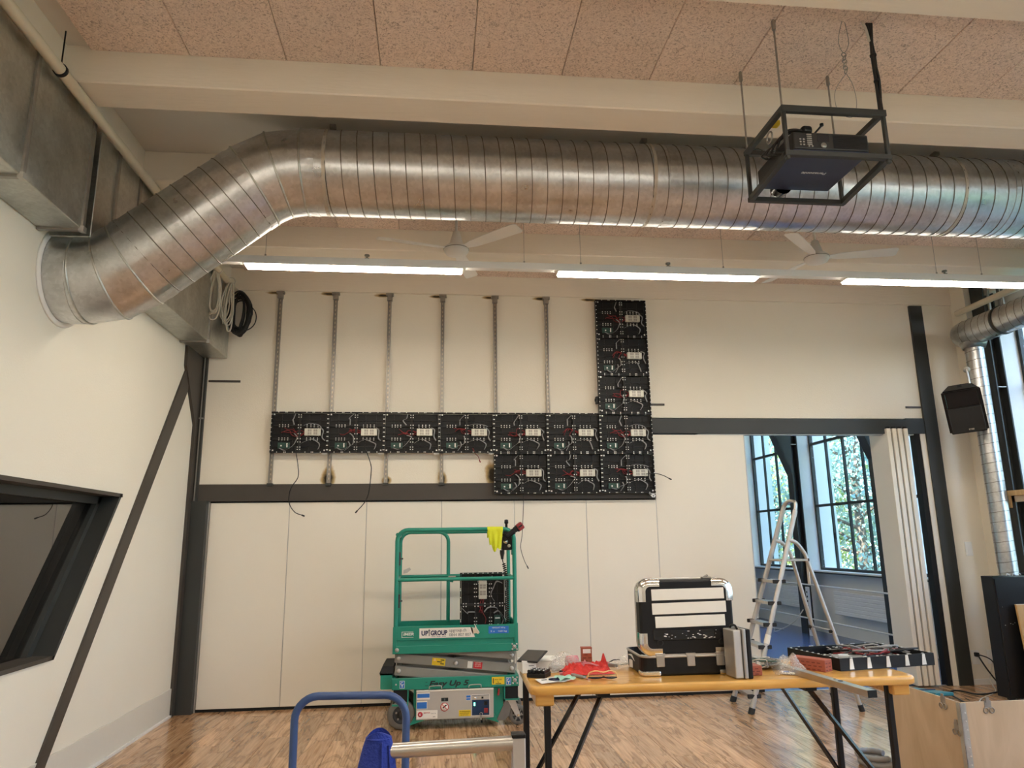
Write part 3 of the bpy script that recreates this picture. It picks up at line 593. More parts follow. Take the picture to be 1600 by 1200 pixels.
def mitre(pts, r, seg=40):     # tube with a flat mitre at every bend (rings lie in the bisecting planes)
    mb = MB(); n = len(pts); rings = []
    for i, p in enumerate(pts):
        p = Vector(p); d0 = (p-Vector(pts[i-1])).normalized() if i else None; d1 = (Vector(pts[i+1])-p).normalized() if i < n-1 else None
        t_ = d0 or d1; m_ = (d0+d1).normalized() if d0 and d1 else t_
        yv = Vector((0, 1, 0)); nv = m_.cross(yv).normalized(); k = 1/max(0.3, m_.dot(t_)) if (d0 and d1) else 1
        rings.append([p + yv*r*math.cos(2*math.pi*j/seg) + nv*r*k*math.sin(2*math.pi*j/seg) for j in range(seg)])
    vs = [q for g in rings for q in g]
    fs = [(i*seg+j, i*seg+(j+1) % seg, (i+1)*seg+(j+1) % seg, (i+1)*seg+j) for i in range(n-1) for j in range(seg)]
    mb.add(vs, fs, True); return mb, rings
mb, rings = mitre(P3, DR)
mb = MB()
for i in range(len(rings)-1):   # separate faces per segment so each gore shades as its own cylinder
    n = len(rings[i]); mb.add(rings[i]+rings[i+1], [(j, (j+1) % n, n+(j+1) % n, n+j) for j in range(n)], True)
mb.build('duct_shell', 'galv', t)
MB().lathe([(DR+.002, 0), (DR+.035, 0), (DR+.03, .012), (DR+.002, .016)], (XL, DY, z0), 'x', 40).build('wall_collar', 'white', t)
for g in rings[1:-1]: MB().tube(g, 0.008, 6, closed=True).build('gore_seam', 'galv_box', t)
def ring_at(px, pz, d, r=0.0035, rad=DR, w=None):
    d = Vector((d[0], 0, d[1])).normalized(); yv = Vector((0, 1, 0)); nv = d.cross(yv); c = Vector((px, DY, pz))
    if w is None: return [c+yv*rad*math.cos(2*math.pi*j/40)+nv*rad*math.sin(2*math.pi*j/40) for j in range(40)]
    return [[c+d*o+yv*rr*math.cos(2*math.pi*j/40)+nv*rr*math.sin(2*math.pi*j/40) for j in range(40)] for o, rr in ((-w, rad), (-w, rad+.004), (w, rad+.004), (w, rad))]
sm = MB()
def helix(p0, p1, pitch):
    p0 = Vector((p0[0], 0, p0[1])); p1 = Vector((p1[0], 0, p1[1])); L_ = (p1-p0).length; d = (p1-p0).normalized(); yv = Vector((0, 1, 0)); nv = d.cross(yv)
    n = int(L_/pitch*26); pts = []
    for i in range(n+1):
        a = 2*math.pi*i/26; q = p0+d*(L_*i/n); pts.append(Vector((q.x, DY, q.z))+yv*(DR+.001)*math.cos(a)+nv*(DR+.001)*math.sin(a))
    sm.tube(pts, 0.0045, 4, caps=False)
helix((path[3].x+.03, path[3].y+.025), (path[4].x-.03, path[4].y-.025), 0.112)
helix((path[6].x+.12, z1), (5.97, z1), 0.112)
stuff(sm.build('spiral_seam', 'seam', t))
MB().lathe([(0, 0), (DR, 0), (DR+.006, -.01), (DR+.006, -.03)], (5.985, DY, z1), 'x', 40).build('end_cap', 'galv', t)
def coupling(px, pz, d, name='coupling', m='galv', w=0.03):
    g = ring_at(px, pz, d, w=w); n = 40; mb = MB()
    mb.add([q for r_ in g for q in r_], [(i*n+j, i*n+(j+1) % n, (i+1)*n+(j+1) % n, (i+1)*n+j) for i in range(3) for j in range(n)], False); return mb.build(name, m, t)
dd = (math.cos(ang), math.sin(ang))
coupling(-2.46, z0, (1, 0), w=.05); coupling(path[3].x+.06, path[3].y+.05, dd); coupling(path[4].x-.05, path[4].y-.04, dd); coupling(path[6].x+.08, z1, (1, 0), w=.025)
coupling(1.72, z1, (1, 0)); coupling(4.45, z1, (1, 0), w=.02)
for hx in (-0.80, 1.58, 4.02):
    s_ = coupling(hx, z1, (1, 0), 'hanger_strap', 'strap', w=.012)
    MB().box((hx+.004, DY-.012, z1+DR), (hx+.02, DY+.012, ZC+.03)).box((hx-.01, DY-.03, ZC+.0), (hx+.034, DY+.03, ZC+.03)).build('hanger_rod', 'zinc', t)

# ------------------------------------------------------------------ rectangular duct, cream pipe, cable coils
def boxduct(name, label, y0, y1, seams, zlo=3.63):
    t = thing(name, label, 'air duct', (-2.42, (y0+y1)/2, zlo)); ys = [y0]+seams+[y1]
    for a, b in zip(ys, ys[1:]):
        MB().rbox((XL+.005, a+.002, zlo), (-2.29, b-.002, ZB-.03), .004, 1).build('duct_section', 'galv_box', t)
    for s in seams:
        MB().box((XL+.002, s-.016, zlo-.014), (-2.276, s+.016, ZB-.02)).build('flange', 'zinc', t)
        MB().box((-2.30, s-.022, zlo-.02), (-2.268, s+.022, zlo+.015)).build('flange_corner', 'alu_matt', t)
    return t
boxduct('rectangular_duct', 'galvanised rectangular duct along the left wall ending above the round duct', -3.9, 4.66, [-2.3, -0.8, 0.7, 2.3, 3.92, 4.62])
boxduct('rectangular_duct', 'galvanised rectangular duct running from behind the round duct to the back wall', 4.74, 7.995, [5.02, 5.40, 7.3])
t = thing('conduit_pipe', 'long cream painted pipe hung along the left wall under the beams', 'pipe', (-2.235, 3.0, 4.385))
MB().cyl((-2.232, -3.9, 4.385), (-2.232, 7.95, 4.385), 0.034, 16).build('tube', 'cream', t)
for y in (1.0, 4.05, 7.0): MB().cyl((-2.232, y, 4.42), (-2.232, y, ZC), 0.005, 6).lathe([(.036, -.012), (.041, -.012), (.041, .012), (.036, .012)], (-2.232, y, 4.385), 'y', 16).build('pipe_hanger', 'black', t)
rnd = random.Random(3)
def coil(name, label, cx, cy, cz, w, h, n, m, tail):
    t = thing(name, label, 'cable coil', (cx, cy, cz)); mb = MB()
    for k in range(n):
        ww, hh = w*rnd.uniform(.6, 1.1), h*rnd.uniform(.8, 1.12); ox = rnd.uniform(-.03, .03); ph = rnd.uniform(-.06, .06); pts = []
        for i in range(18):
            a = 2*math.pi*i/18; s_ = 0.5-0.5*math.cos(a)
            pts.append((cx+ox+ww*math.sin(a)*(0.35+0.65*s_)+ph*s_*h, cy-.03+rnd.uniform(-.012, .012)+.004*k, cz-hh*s_))
        mb.tube(spline(pts+[pts[0]], 2), 0.0075, 6)
    mb.build('cable_loops', m, t); MB().tube(spline(tail, 5), 0.0075, 6).build('cable_end', m, t)
    MB().tube(arc((cx, cy, 4.385), .045, 0, 360, 12, 'xz'), .006, 6).build('tie', m, t); return t
coil('cable_coil', 'white cable looped over the cream pipe beside the duct end', -2.24, 7.28, 4.36, 0.085, 0.46, 7, 'wire_white', [(-2.25, 7.24, 4.37), (-2.33, 7.22, 4.15), (-2.345, 7.22, 3.9), (-2.30, 7.22, 3.68)])
coil('cable_coil', 'thin white cable hung next to the black coil at the back wall', -2.20, 7.62, 4.36, 0.06, 0.50, 5, 'wire_white', [(-2.22, 7.6, 4.37), (-2.27, 7.58, 4.15), (-2.24, 7.58, 3.9)])
t = thing('cable_coil', 'thick black cable coil hanging from the cream pipe at back wall', 'cable coil', (-2.15, 7.84, 4.1)); mb = MB()
for k in range(16):
    pts = []; ww, hh = .13*rnd.uniform(.35, 1.1), .23*rnd.uniform(.7, 1.08)
    for i in range(14):
        a = 2*math.pi*i/14; pts.append((-2.145+ww*math.cos(a)+rnd.uniform(-.008, .008), 7.82+.007*k-.05+rnd.uniform(-.01, .01), 4.095+hh*math.sin(a)))
    mb.tube(spline(pts+[pts[0]], 2), .009, 6)
mb.build('cable_loops', 'wire_black', t); MB().tube(spline([(-2.05, 7.8, 4.2), (-1.97, 7.8, 4.1), (-1.97, 7.8, 3.98), (-2.05, 7.8, 3.90), (-2.2, 7.8, 3.9)], 6), .006, 6).build('cable_end', 'wire_black', t)
MB().tube(arc((-2.232, 7.84, 4.34), .06, 0, 360, 12, 'xz'), .005, 6).build('tie', 'wire_white', t)

# ------------------------------------------------------------------ linear lights
def linear_light(y, label, x0=-1.95, spans=((-1.60, 0.215), (1.04, 2.86), (3.68, 5.50)), wires=(-1.44, 0.75, 1.25, 2.55, 4.6, 5.05)):
    x1 = 6.02; t = thing('linear_light', label, 'light', ((x0+x1)/2, y, 3.93))
    MB().box((x0, y-.032, 3.925), (x1, y+.032, 3.985)).build('trunking_rail', 'white', t)
    for a, b in spans:
        MB().box((a, y-.060, 3.905), (b, y+.060, 3.925)).build('lamp_housing', 'white', t)
        MB().rbox((a+.01, y-.053, 3.890), (b-.01, y+.053, 3.906), .004, 1).build('diffuser', 'tube', t)
    for x in wires: MB().cyl((x, y, 3.985), (x, y, ZC+.03), .0022, 5).cyl((x, y, 3.985), (x, y, 4.01), .008, 6).build('suspension_wire', 'zinc', t)
    for x in [q+1.0 for q, _ in spans]: MB().lathe([(.022, 0), (.022, .012), (.008, .014), (.008, .03), (.022, .032), (.022, .044), (0, .044)], (x, y, 3.985), 'z', 10).build('track_clamp', 'lift_grey', t)
    return t
linear_light(5.9, 'long white suspended strip light with three lit tubes below the spiral duct')
linear_light(2.3, 'middle suspended strip light row, overhead in front of the projector')
linear_light(11.6, 'unseen strip light added to brighten the far room beyond the partition', 1.9, ((2.2, 3.4), (4.0, 5.2)), (2.3, 5.1))  # extra lamp row, out of sight, added to lift the dark far room
linear_light(-1.3, 'rear suspended strip light row, hung behind the viewpoint')

# ------------------------------------------------------------------ ceiling fans
def fan(x, y, a0, label):
    t = thing('ceiling_fan', label, 'fan', (x, y, 4.2), 0, 'ceiling fans behind the spiral duct')
    MB().cyl((x, y, 4.26), (x, y, ZC), .012, 10).lathe([(.05, 0), (.045, .03), (.015, .05)], (x, y, ZC-.05), 'z', 14).build('down_rod', 'fan', t)
    MB().lathe([(.0, .19), (.03, .19), (.055, .10), (.062, .06)], (x, y, 4.18), 'z', 20).build('canopy', 'fan', t)
    MB().lathe([(0.0, -.03), (.04, -.03), (.095, -.012), (.11, .012), (.112, .045), (.09, .062), (.0, .065)], (x, y, 4.17), 'z', 28).build('motor_housing', 'fan', t)
    MB().lathe([(.113, 0), (.1155, .003), (.113, .006)], (x, y, 4.196), 'z', 28).build('motor_groove', 'lift_grey', t)
    for k in range(3):
        m_ = Matrix.Translation((x, y, 4.205)) @ Matrix.Rotation(R(a0+120*k), 4, 'Z') @ Matrix.Rotation(R(-13), 4, 'X'); mb = MB()
        mb.prism([(.09, -.02), (.2, -.045), (.45, -.062), (.69, -.068), (.715, -.05), (.715, .05), (.69, .062), (.45, .06), (.2, .05), (.09, .02)], 'z', -.003, .003, m_)
        mb.build('blade', 'fan', t)
fan(0.166, 6.137, 76, 'white three blade ceiling fan above the first strip light tube')
fan(3.553, 6.09, 105, 'white three blade ceiling fan near the projector cage')

# ------------------------------------------------------------------ projector in its cage
CX0, CX1, CY0, CY1, CZ0, CZ1 = 1.985, 2.60, 3.585, 4.085, 3.735, 4.06
t = thing('projector_cage', 'black square tube frame holding the projector, hung on thin rods', 'frame', ((CX0+CX1)/2, (CY0+CY1)/2, CZ0))
b = .016
def bar(p0, p1, name='frame_bar'): MB().rbox(p0, p1, .003, 1).build(name, 'steel_dark', t)
for z in (CZ0, CZ1):
    for y in (CY0, CY1):
        zz = 3.772 if (z == CZ0 and y == CY0) else z
        bar((CX0-b, y-b, zz-b*(1.6 if z == CZ1 and y == CY0 else 1)), (CX1+b, y+b, zz+b))
    for x in (CX0, CX1):
        if z == CZ1: bar((x-b, CY0, z-b), (x+b, CY1, z+b))
        else: MB().prism([(CY0, 3.772-b), (CY1, z-b), (CY1, z+b), (CY0, 3.772+b)], 'x', x-b, x+b).build('frame_bar', 'steel_dark', t)
for x in (CX0, CX1):
    for y in (CY0, CY1): bar((x-b*.7, y-b*.7, CZ0), (x+b*.7, y+b*.7, CZ1), 'upright')

for (x, y) in ((1.985, 4.075), (1.98, 3.585), (2.59, 4.07)): MB().cyl((x, y, CZ1), (x, y, ZC), .006, 8).cyl((x, y, 4.58), (x, y, 4.64), .012, 8).build('threaded_rod', 'zinc', t)
MB().tube(arc((2.0, 3.80, 4.0), .035, 0, 360, 14, 'yz'), .006, 6).build('shackle', 'zinc', t)
MB().rbox((2.00, 3.74, 4.055), (2.05, 3.79, 4.09), .01, 2).build('warning_clip', 'yellow', t)
t = thing('projector', 'charcoal projector sitting low in the black hanging cage', 'projector', (2.3, 3.86, 3.80))
X0, X1, Y0, Y1, Z0, Z1 = 2.035, 2.50, 3.60, 4.07, 3.812, 3.925
MB().rbox((X0, Y0, Z0), (X1, Y1, Z1), .012, 3).build('body', 'pro_body', t)
MB().rbox((X0+.002, Y0+.004, Z0-.012), (X1-.002, Y1-.004, Z0+.004), .006, 2).build('underside_cover', 'pro_under', t)
MB().lathe([(0, 0), (.05, 0), (.055, -.02), (.06, -.08)], (2.20, Y1+.08, 3.835), 'y', 20).build('lens', 'blackgloss', t)
mb = MB(); [mb.box((X0+.245+.0, Y0-.002, Z0+.014+.0095*k), (X1-.012, Y0+.004, Z0+.019+.0095*k)) for k in range(9)]; stuff(mb.build('vent_grille', 'black', t))
MB().box((X0+.15, Y0-.003, Z0+.055), (X0+.22, Y0+.004, Z0+.103)).build('display', 'screen', t)
mb = MB(); [mb.box((X0+.085, Y0-.003, Z0+.03+.0125*k), (X0+.115, Y0+.004, Z0+.036+.0125*k)) for k in range(6)]
for (x, z) in ((.04, .06), (.06, .06), (.04, .043), (.06, .043), (.04, .026), (.06, .026), (.09, .018), (.11, .018)): mb.rbox((X0+x, Y0-.003, Z0+z), (X0+x+.012, Y0+.004, Z0+z+.01), .003, 1)
stuff(mb.build('button_set', 'alu_matt', t))
MB().lathe([(0, 0), (.018, 0), (.018, .002), (.006, .003)], (X0+.185, Y0-.002, Z0+.03), 'y', 12).build('dial', 'zinc', t)
text('maker_lettering', 'Panasonic', .034, 'silver_ink', t, Matrix.Translation((2.36, 3.83, Z0-.0135)) @ Matrix.Rotation(R(180), 4, 'Y'), bold=.0008, width=.155)
text('small_lettering', 'SOLID SHINE', .010, 'silver_ink', t, Matrix.Translation((2.37, 3.66, Z0-.0135)) @ Matrix.Rotation(R(180), 4, 'Y'))
for k in range(4):
    z = Z0+.015+.024*k; MB().tube(spline([(X0, 3.66+.07*k, z), (X0-.03, 3.68+.07*k, z+.01), (X0-.032, 3.74+.06*k, z+.05), (X0-.02, 3.66+.05*k, Z1+.02), (X0+.03, 3.63+.01*k, Z1+.03), (X0+.09, 3.62, Z1+.012)], 5), .006, 6).build('signal_cable', 'wire_black', t)
MB().rbox((X0+.07, 3.605, Z1), (X0+.135, 3.68, Z1+.05), .018, 3).build('cable_plug', 'black', t)
MB().cyl((X0+.145, 3.62, Z1), (X0+.195, 3.615, Z1+.055), .006, 8).lathe([(0, 0), (.011, 0), (.011, .014), (0, .014)], (X0+.195, 3.615, Z1+.052), 'z', 10).build('adjuster', 'black', t)
mb = MB(); rn = random.Random(5)
for k in range(5):
    o = [rn.uniform(-.012, .012) for _ in range(4)]; mb.tube(spline([(2.588+o[0], 3.58+o[1], 4.07), (2.583+o[0], 3.572+o[2], 4.25), (2.576+o[0], 3.566+o[1], 4.45), (2.57+o[3]*1.6, 3.56, ZC-.005)], 5), .009, 6)
t = thing('cable_bundle', 'thick black cable bundle dropping from ceiling to the projector cage corner', 'cable', (2.57, 3.56, 4.1)); mb.build('cables', 'wire_black', t)
MB().lathe([(.017, 0), (.019, 0), (.019, .012), (.017, .012)], (2.575, 3.56, 4.25), 'z', 10).lathe([(.017, 0), (.019, 0), (.019, .012), (.017, .012)], (2.572, 3.56, 4.42), 'z', 10).build('cable_tie', 'rubber', t)
MB().tube(spline([(2.56, 3.56, 4.52), (2.54, 3.55, 4.6), (2.52, 3.55, ZC)], 4), .008, 6).build('grey_cable', 'wire_white', t)
t = thing('safety_wire', 'thin looped safety wire with turnbuckle above the projector', 'wire', (2.37, 3.6, 4.15))
MB().tube(spline([(2.40, 3.56, ZC), (2.37, 3.57, 4.52), (2.40, 3.58, 4.45), (2.44, 3.58, 4.52), (2.425, 3.57, ZC)], 7), .002, 5).build('upper_loop', 'zinc', t)
MB().tube(spline([(2.40, 3.58, 4.31), (2.33, 3.6, 4.20), (2.34, 3.61, 4.08), (2.42, 3.61, 4.04), (2.455, 3.6, 4.12), (2.44, 3.59, 4.24), (2.40, 3.58, 4.31)], 6), .002, 5).build('lower_loop', 'zinc', t)
mb = MB(); [mb.tube(arc((2.40, 3.58, 4.325+.022*k), .014, 0, 360, 10, 'xz' if k % 2 else 'yz'), .0028, 5, closed=True) for k in range(6)]; mb.build('chain', 'zinc', t)

# ------------------------------------------------------------------ strut channels
chx = [-1.755, -1.145, -0.54, 0.062, 0.664, 1.262]
chn = ['leftmost', 'second', 'third', 'fourth', 'fifth', 'last']
for k, x in enumerate(chx):
    lab = ['slotted steel channel at the far left end of the cabinet row', 'slotted steel channel over the scorched patch, second from the left', 'slotted steel channel third from the left, thin soot foot',
           'slotted steel channel fourth from the left, black soot at its foot', 'slotted steel channel above where the cabinet rows turn two deep', 'slotted steel channel just left of the tall cabinet column'][k]
    t = thing('strut_channel', lab, 'metal channel', (x, 7.99, 2.2), 0, 'steel channels carrying the cabinets')
    zb = 2.255
    MB().box((x-.02, 7.972, zb), (x-.012, YB, 4.39)).box((x+.012, 7.972, zb), (x+.02, YB, 4.39)).box((x-.012, 7.998, zb), (x+.012, YB, 4.39)).build('channel', 'zinc', t)
    mb = MB(); [mb.box((x-.005, 7.9955, 2.30+.05*i), (x+.005, 7.999, 2.322+.05*i)) for i in range(41)]; stuff(mb.build('slot', 'cream', t))
    MB().box((x-.042, 7.955, 4.385), (x+.042, YB, 4.41)).box((x-.028, 7.96, 4.33), (x+.028, YB, 4.385)).build('head_bracket', 'zinc', t)
    MB().box((x-.03, 7.965, 2.235), (x+.03, YB, 2.262)).build('foot_bracket', 'steel_dark', t)

# ------------------------------------------------------------------ LED screen cabinets (seen from the back)
LW, LH, LD = 0.599, 0.443, 0.062
meshes = {}
def cab_mesh(key, fn):
    if key not in meshes: meshes[key] = fn().mesh(key)
    return meshes[key]
def cab_part(root, name, key, fn, m, loc=(0, 0, 0)):
    me = cab_mesh(key, fn)
    if not me.materials: me.materials.append(M[m])
    o = bpy.data.objects.new(name, me); C.objects.link(o); o.parent = root; o.location = loc; OFF[o.name] = Vector((0, 0, 0)); return o
def f_frame(): 
    mb = MB(); w = .009
    mb.box((0, -LD, 0), (LW, 0, w)).box((0, -LD, LH-w), (LW, 0, LH)).box((0, -LD, w), (w, 0, LH-w)).box((LW-w, -LD, w), (LW, 0, LH-w)); return mb
def f_mod():
    mb = MB(); w, h = (LW-.022)/2, (LH-.022)/3
    mb.box((.002, -.012, .002), (w-.002, 0, h-.002)); mb.box((.012, -.022, h*.42), (w-.012, -.012, h*.5)); mb.box((w*.3, -.02, .01), (w*.34, -.012, h-.01)); mb.box((w*.7, -.02, .01), (w*.74, -.012, h-.01))
    mb.add([(.02, -.013, .02), (.03, -.013, .012), (w-.02, -.018, h-.02), (w-.03, -.018, h-.012)], [(0, 1, 2, 3)]); mb.add([(w-.02, -.013, .02), (w-.03, -.013, .012), (.02, -.018, h-.02), (.03, -.018, h-.012)], [(3, 2, 1, 0)]); return mb
def f_spine(): return MB().box((LW/2-.011, -LD+.008, .009), (LW/2+.011, -.012, LH-.009))
def f_rail(): return MB().box((.009, -LD*.55, LH/2+.066), (LW-.009, -.012, LH/2+.078)).box((.009, -LD*.55, LH/2-.078), (LW-.009, -.012, LH/2-.066))
def f_psu(): return MB().rbox((0, -.034, 0), (.172, 0, .078), .004, 1).box((.024, -.036, -.004), (.030, 0, .082)).box((.142, -.036, -.004), (.148, 0, .082))
def f_vent():
    mb = MB(); [mb.box((x, -.0355, z), (x+.018, -.0338, z+.026)) for x in (.036, .058, .096, .118) for z in (.010, .042)]; return mb
def f_board(): return MB().box((0, -.008, 0), (.125, 0, .062)).box((.02, -.02, .012), (.045, -.008, .03)).box((.07, -.018, .034), (.11, -.008, .05))
def f_conn(): return MB().box((.092, -.02, .01), (.104, -.008, .055)).box((.03, -.022, .02), (.045, -.02, .035))
def f_screws():
    mb = MB(); s = .0048
    def dot(x, z, y=-LD, k=1.0): mb.box((x-s*k, y-.003, z-s*k), (x+s*k, y, z+s*k))
    for z in [.03+.048*i for i in range(9)]: dot(.0055, z); dot(LW-.0055, z)
    for x in (.075, .15, .165, .24, .37, .435, .45, .53): dot(x, LH-.005); dot(x, .005)
    for z in (.035, .06, .115, .15, .205, .27, .30, .385, .41): dot(LW/2-.013, z, -LD+.008); dot(LW/2+.013, z, -LD+.008)
    for zz in (LH/2+.072, LH/2-.072):
        for x in (.085, .118, .145, .178, .375, .415, .45, .49): dot(x, zz+.010, -.034); dot(x, zz-.010, -.034)
    for (x, z) in ((.03, .025), (LW-.03, .025), (.03, LH-.028)): dot(x, z, -LD+.01, 1.6)
    return mb
def f_ribbons(v):
    rn = random.Random(100+v); out = []; y = -.05
    def rb(pts, w=.013): mb = MB(); out.append(mb); mb.strip(spline([(a, y+rn.uniform(-.012, .008), b) for a, b in pts], 5), w, (1, 0, .5))
    j = lambda s=.02: rn.uniform(-s, s)
    rb([(.265+j(), LH-.02), (.235+j(), LH-.07), (.215+j(), .345+j()), (.235+j(), .30)])
    rb([(.10, .05+j(.01)), (.16, .035+j(.01)), (.22+j(), .075), (.27, .115+j()), (.285+j(), .17), (.25+j(), .20+j())])
    rb([(.33, .115+j()), (.40+j(), .145), (.46, .135+j()), (.50+j(), .09), (.49+j(), .035)])
    rb([(.51, .275), (.545+j(.012), .235+j()), (.54, .18+j()), (.565+j(.01), .13)])
    if v % 2: rb([(.20+j(), .02), (.24, .07+j()), (.235+j(), .12)], .011)
    if v % 3 == 0: rb([(.33+j(), .30), (.40, .325+j(.01)), (.49, .305), (.53, .27+j())], .010)
    return out
def f_red(v):
    rn = random.Random(200+v); mb = MB()
    for k in range(4):
        pts = [(.36, -.035, .235-.008*k)] + [(.34-.055*i+rn.uniform(-.025, .02), -.045+rn.uniform(-.01, .01), .225+rn.uniform(-.05, .045)) for i in range(1, rn.choice((3, 4, 5)))]
        mb.tube(spline(pts, 4), .0034, 5)
    return mb
def f_fin():
    mb = MB()
    for x in (.07, .18, .30, .42, .53):
        for (zz, d) in ((-.001, -1), (LH+.001, 1)): mb.prism([(x-.008, -LD+.002), (x+.008, -LD+.002), (x+.014, -.006), (x-.014, -.006)], 'z', zz-.0012, zz+.0012)
    return mb
ncab = [0]
def cabinet(label, loc, rot=None, group='LED cabinets on the back wall', board=True):
    v = ncab[0] % 6; ncab[0] += 1
    t = bpy.data.objects.new('led_cabinet', None); C.objects.link(t); tag(t, label, 'LED panel', group); OFF[t.name] = Vector((0, 0, 0))
    t.matrix_world = Matrix.Translation(loc) @ (rot or Matrix.Identity(4))
    cab_part(t, 'frame', 'cab_frame', f_frame, 'black')
    for i in range(2):
        for k in range(3): cab_part(t, 'module', 'cab_module', f_mod, 'black', (.011+i*(LW-.022)/2, 0, .011+k*(LH-.022)/3))
    cab_part(t, 'spine', 'cab_spine', f_spine, 'rubber'); cab_part(t, 'cross_rail', 'cab_rail', f_rail, 'rubber')
    p = cab_part(t, 'power_supply', 'cab_psu', f_psu, 'psu', (.352, -.02, .185)); stuff(cab_part(p, 'vent', 'cab_vent', f_vent, 'zinc'))
    q = cab_part(t, 'control_board', 'cab_board', f_board, 'pcb', (.075, -.02, .05)); cab_part(q, 'connector', 'cab_conn', f_conn, 'screw')
    stuff(cab_part(t, 'screw', 'cab_screw', f_screws, 'screw'))
    for i, rb_ in enumerate(f_ribbons(v)): cab_part(t, 'ribbon_cable', 'cab_ribbon%d_%d' % (v, i), lambda: rb_, 'ribbon')
    stuff(cab_part(t, 'power_wire', 'cab_red%d' % v, lambda: f_red(v), 'wire_red'))
    return t
PX0, PXP, YC = -1.762, 0.5992, 7.968
cols = [PX0+PXP*i for i in range(7)]
zrow = {0: 2.582, -1: 2.133, 1: 3.031, 2: 3.480, 3: 3.929}
names = ['at the left end of the long row', 'second from left in the long row', 'third from left in the long row', 'fourth in the long row',
         'upper row, first of the two-deep block', 'upper row, middle of the two-deep block', 'where the long row meets the tall column']
for i, n_ in enumerate(names): cabinet('black LED cabinet with open wired back, ' + n_, (cols[i], YC, zrow[0]))
for i, n_ in ((4, 'lower row, left end over the dark beam'), (5, 'lower row, middle of the three'), (6, 'lower row, right end at the bottom corner')): cabinet('black LED cabinet with open wired back, ' + n_, (cols[i], YC, zrow[-1]))
for r_, n_ in ((1, 'lowest of the tall column above the row'), (2, 'middle of the tall column'), (3, 'topmost of the tall column under the ceiling beam')): cabinet('black LED cabinet with open wired back, ' + n_, (cols[6], YC, zrow[r_]))
t = thing('corner_plate', 'small silver corner plate at the lower right cabinet corner', 'bracket', (2.415, 7.93, 2.10)); MB().prism([(2.36, 2.130), (2.45, 2.130), (2.425, 2.085), (2.395, 2.085)], 'y', 7.93, 7.938).build('plate', 'screw', t)
mb = MB(); [mb.lathe([(0, 0), (.007, 0), (.007, -.003), (0, -.003)], (x, 7.929, z), 'y', 8) for x, z in ((2.38, 2.118), (2.41, 2.10), (2.43, 2.118))]; stuff(mb.build('hole', 'gasket', t))
for k in range(4):
    x = cols[k]+PXP-.03; lab = 'small white joining plate under ' + ['the left end cabinet', 'the second cabinet', 'the third cabinet', 'the fourth cabinet, by the two-deep block'][k]
    o = MB().prism([(x-.03, 2.582), (x+.03, 2.582), (x+.022, 2.562), (x+.008, 2.57), (x, 2.558), (x-.008, 2.57), (x-.022, 2.562)], 'y', 7.93, 7.936).build('joining_plate', 'screw'); tag(o, lab, 'bracket', 'joining plates under the row')
t = thing('cable_grip', 'small black cable grip on left edge of the tall cabinet column', 'clip', (1.83, 7.95, 3.2)); MB().rbox((1.802, 7.93, 3.14), (1.832, 7.985, 3.225), .008, 2).build('body', 'black', t); MB().box((1.795, 7.94, 3.17), (1.803, 7.97, 3.2)).build('lever', 'rubber', t)
def loose(label, pts, r=.0045, m='wire_black', tip=True):
    t = thing('loose_cable', label, 'cable', pts[-1]); MB().tube(spline(pts, 6), r, 6).build('cord', m, t)
    if tip:
        a, b_ = Vector(pts[-2]), Vector(pts[-1]); d = (b_-a).normalized(); MB().cyl(b_-d*.004, b_+d*.028, r*1.8, 8).build('plug', m, t)
loose('thin black cable hanging from the first cabinet across the dark beam', [(-1.50, 7.92, 2.64), (-1.46, 7.91, 2.45), (-1.455, 7.92, 2.32), (-1.53, 7.94, 2.2), (-1.54, 7.95, 2.06), (-1.48, 7.96, 1.96), (-1.40, 7.96, 1.925)])
loose('thin black cable hanging from the second cabinet, curling to the left', [(-0.76, 7.92, 2.63), (-0.70, 7.91, 2.47), (-0.69, 7.92, 2.38), (-0.71, 7.95, 2.18), (-0.75, 7.96, 2.06), (-0.83, 7.96, 1.965)])
loose('thin cable dropping from the lower cabinets behind the red drill', [(0.95, 7.92, 2.16), (0.955, 7.93, 2.07), (0.945, 7.92, 1.9), (0.93, 7.9, 1.7), (0.90, 7.8, 1.56), (0.93, 7.75, 1.43), (0.96, 7.75, 1.37)], .0035)
loose('short black cable poking right from the lowest right cabinet', [(2.33, 7.90, 2.34), (2.43, 7.89, 2.345), (2.52, 7.90, 2.325), (2.60, 7.92, 2.29)], .0045)
loose('short dark red wires dangling under the fourth cabinet', [(.40, 7.92, 2.63), (.43, 7.92, 2.57), (.46, 7.92, 2.54), (.475, 7.92, 2.50)], .0035, 'wire_red')

# ------------------------------------------------------------------ scissor lift
t = thing('scissor_lift', 'teal self-propelled scissor lift parked in front of the white partition doors', 'lift', (0.2, 7.28, 0))
LY0, LY1 = 7.0, 7.56; LX0, LX1 = -0.375, 0.772
def lp(mb, name, m, par=None): return mb.build(name, m, par or t)
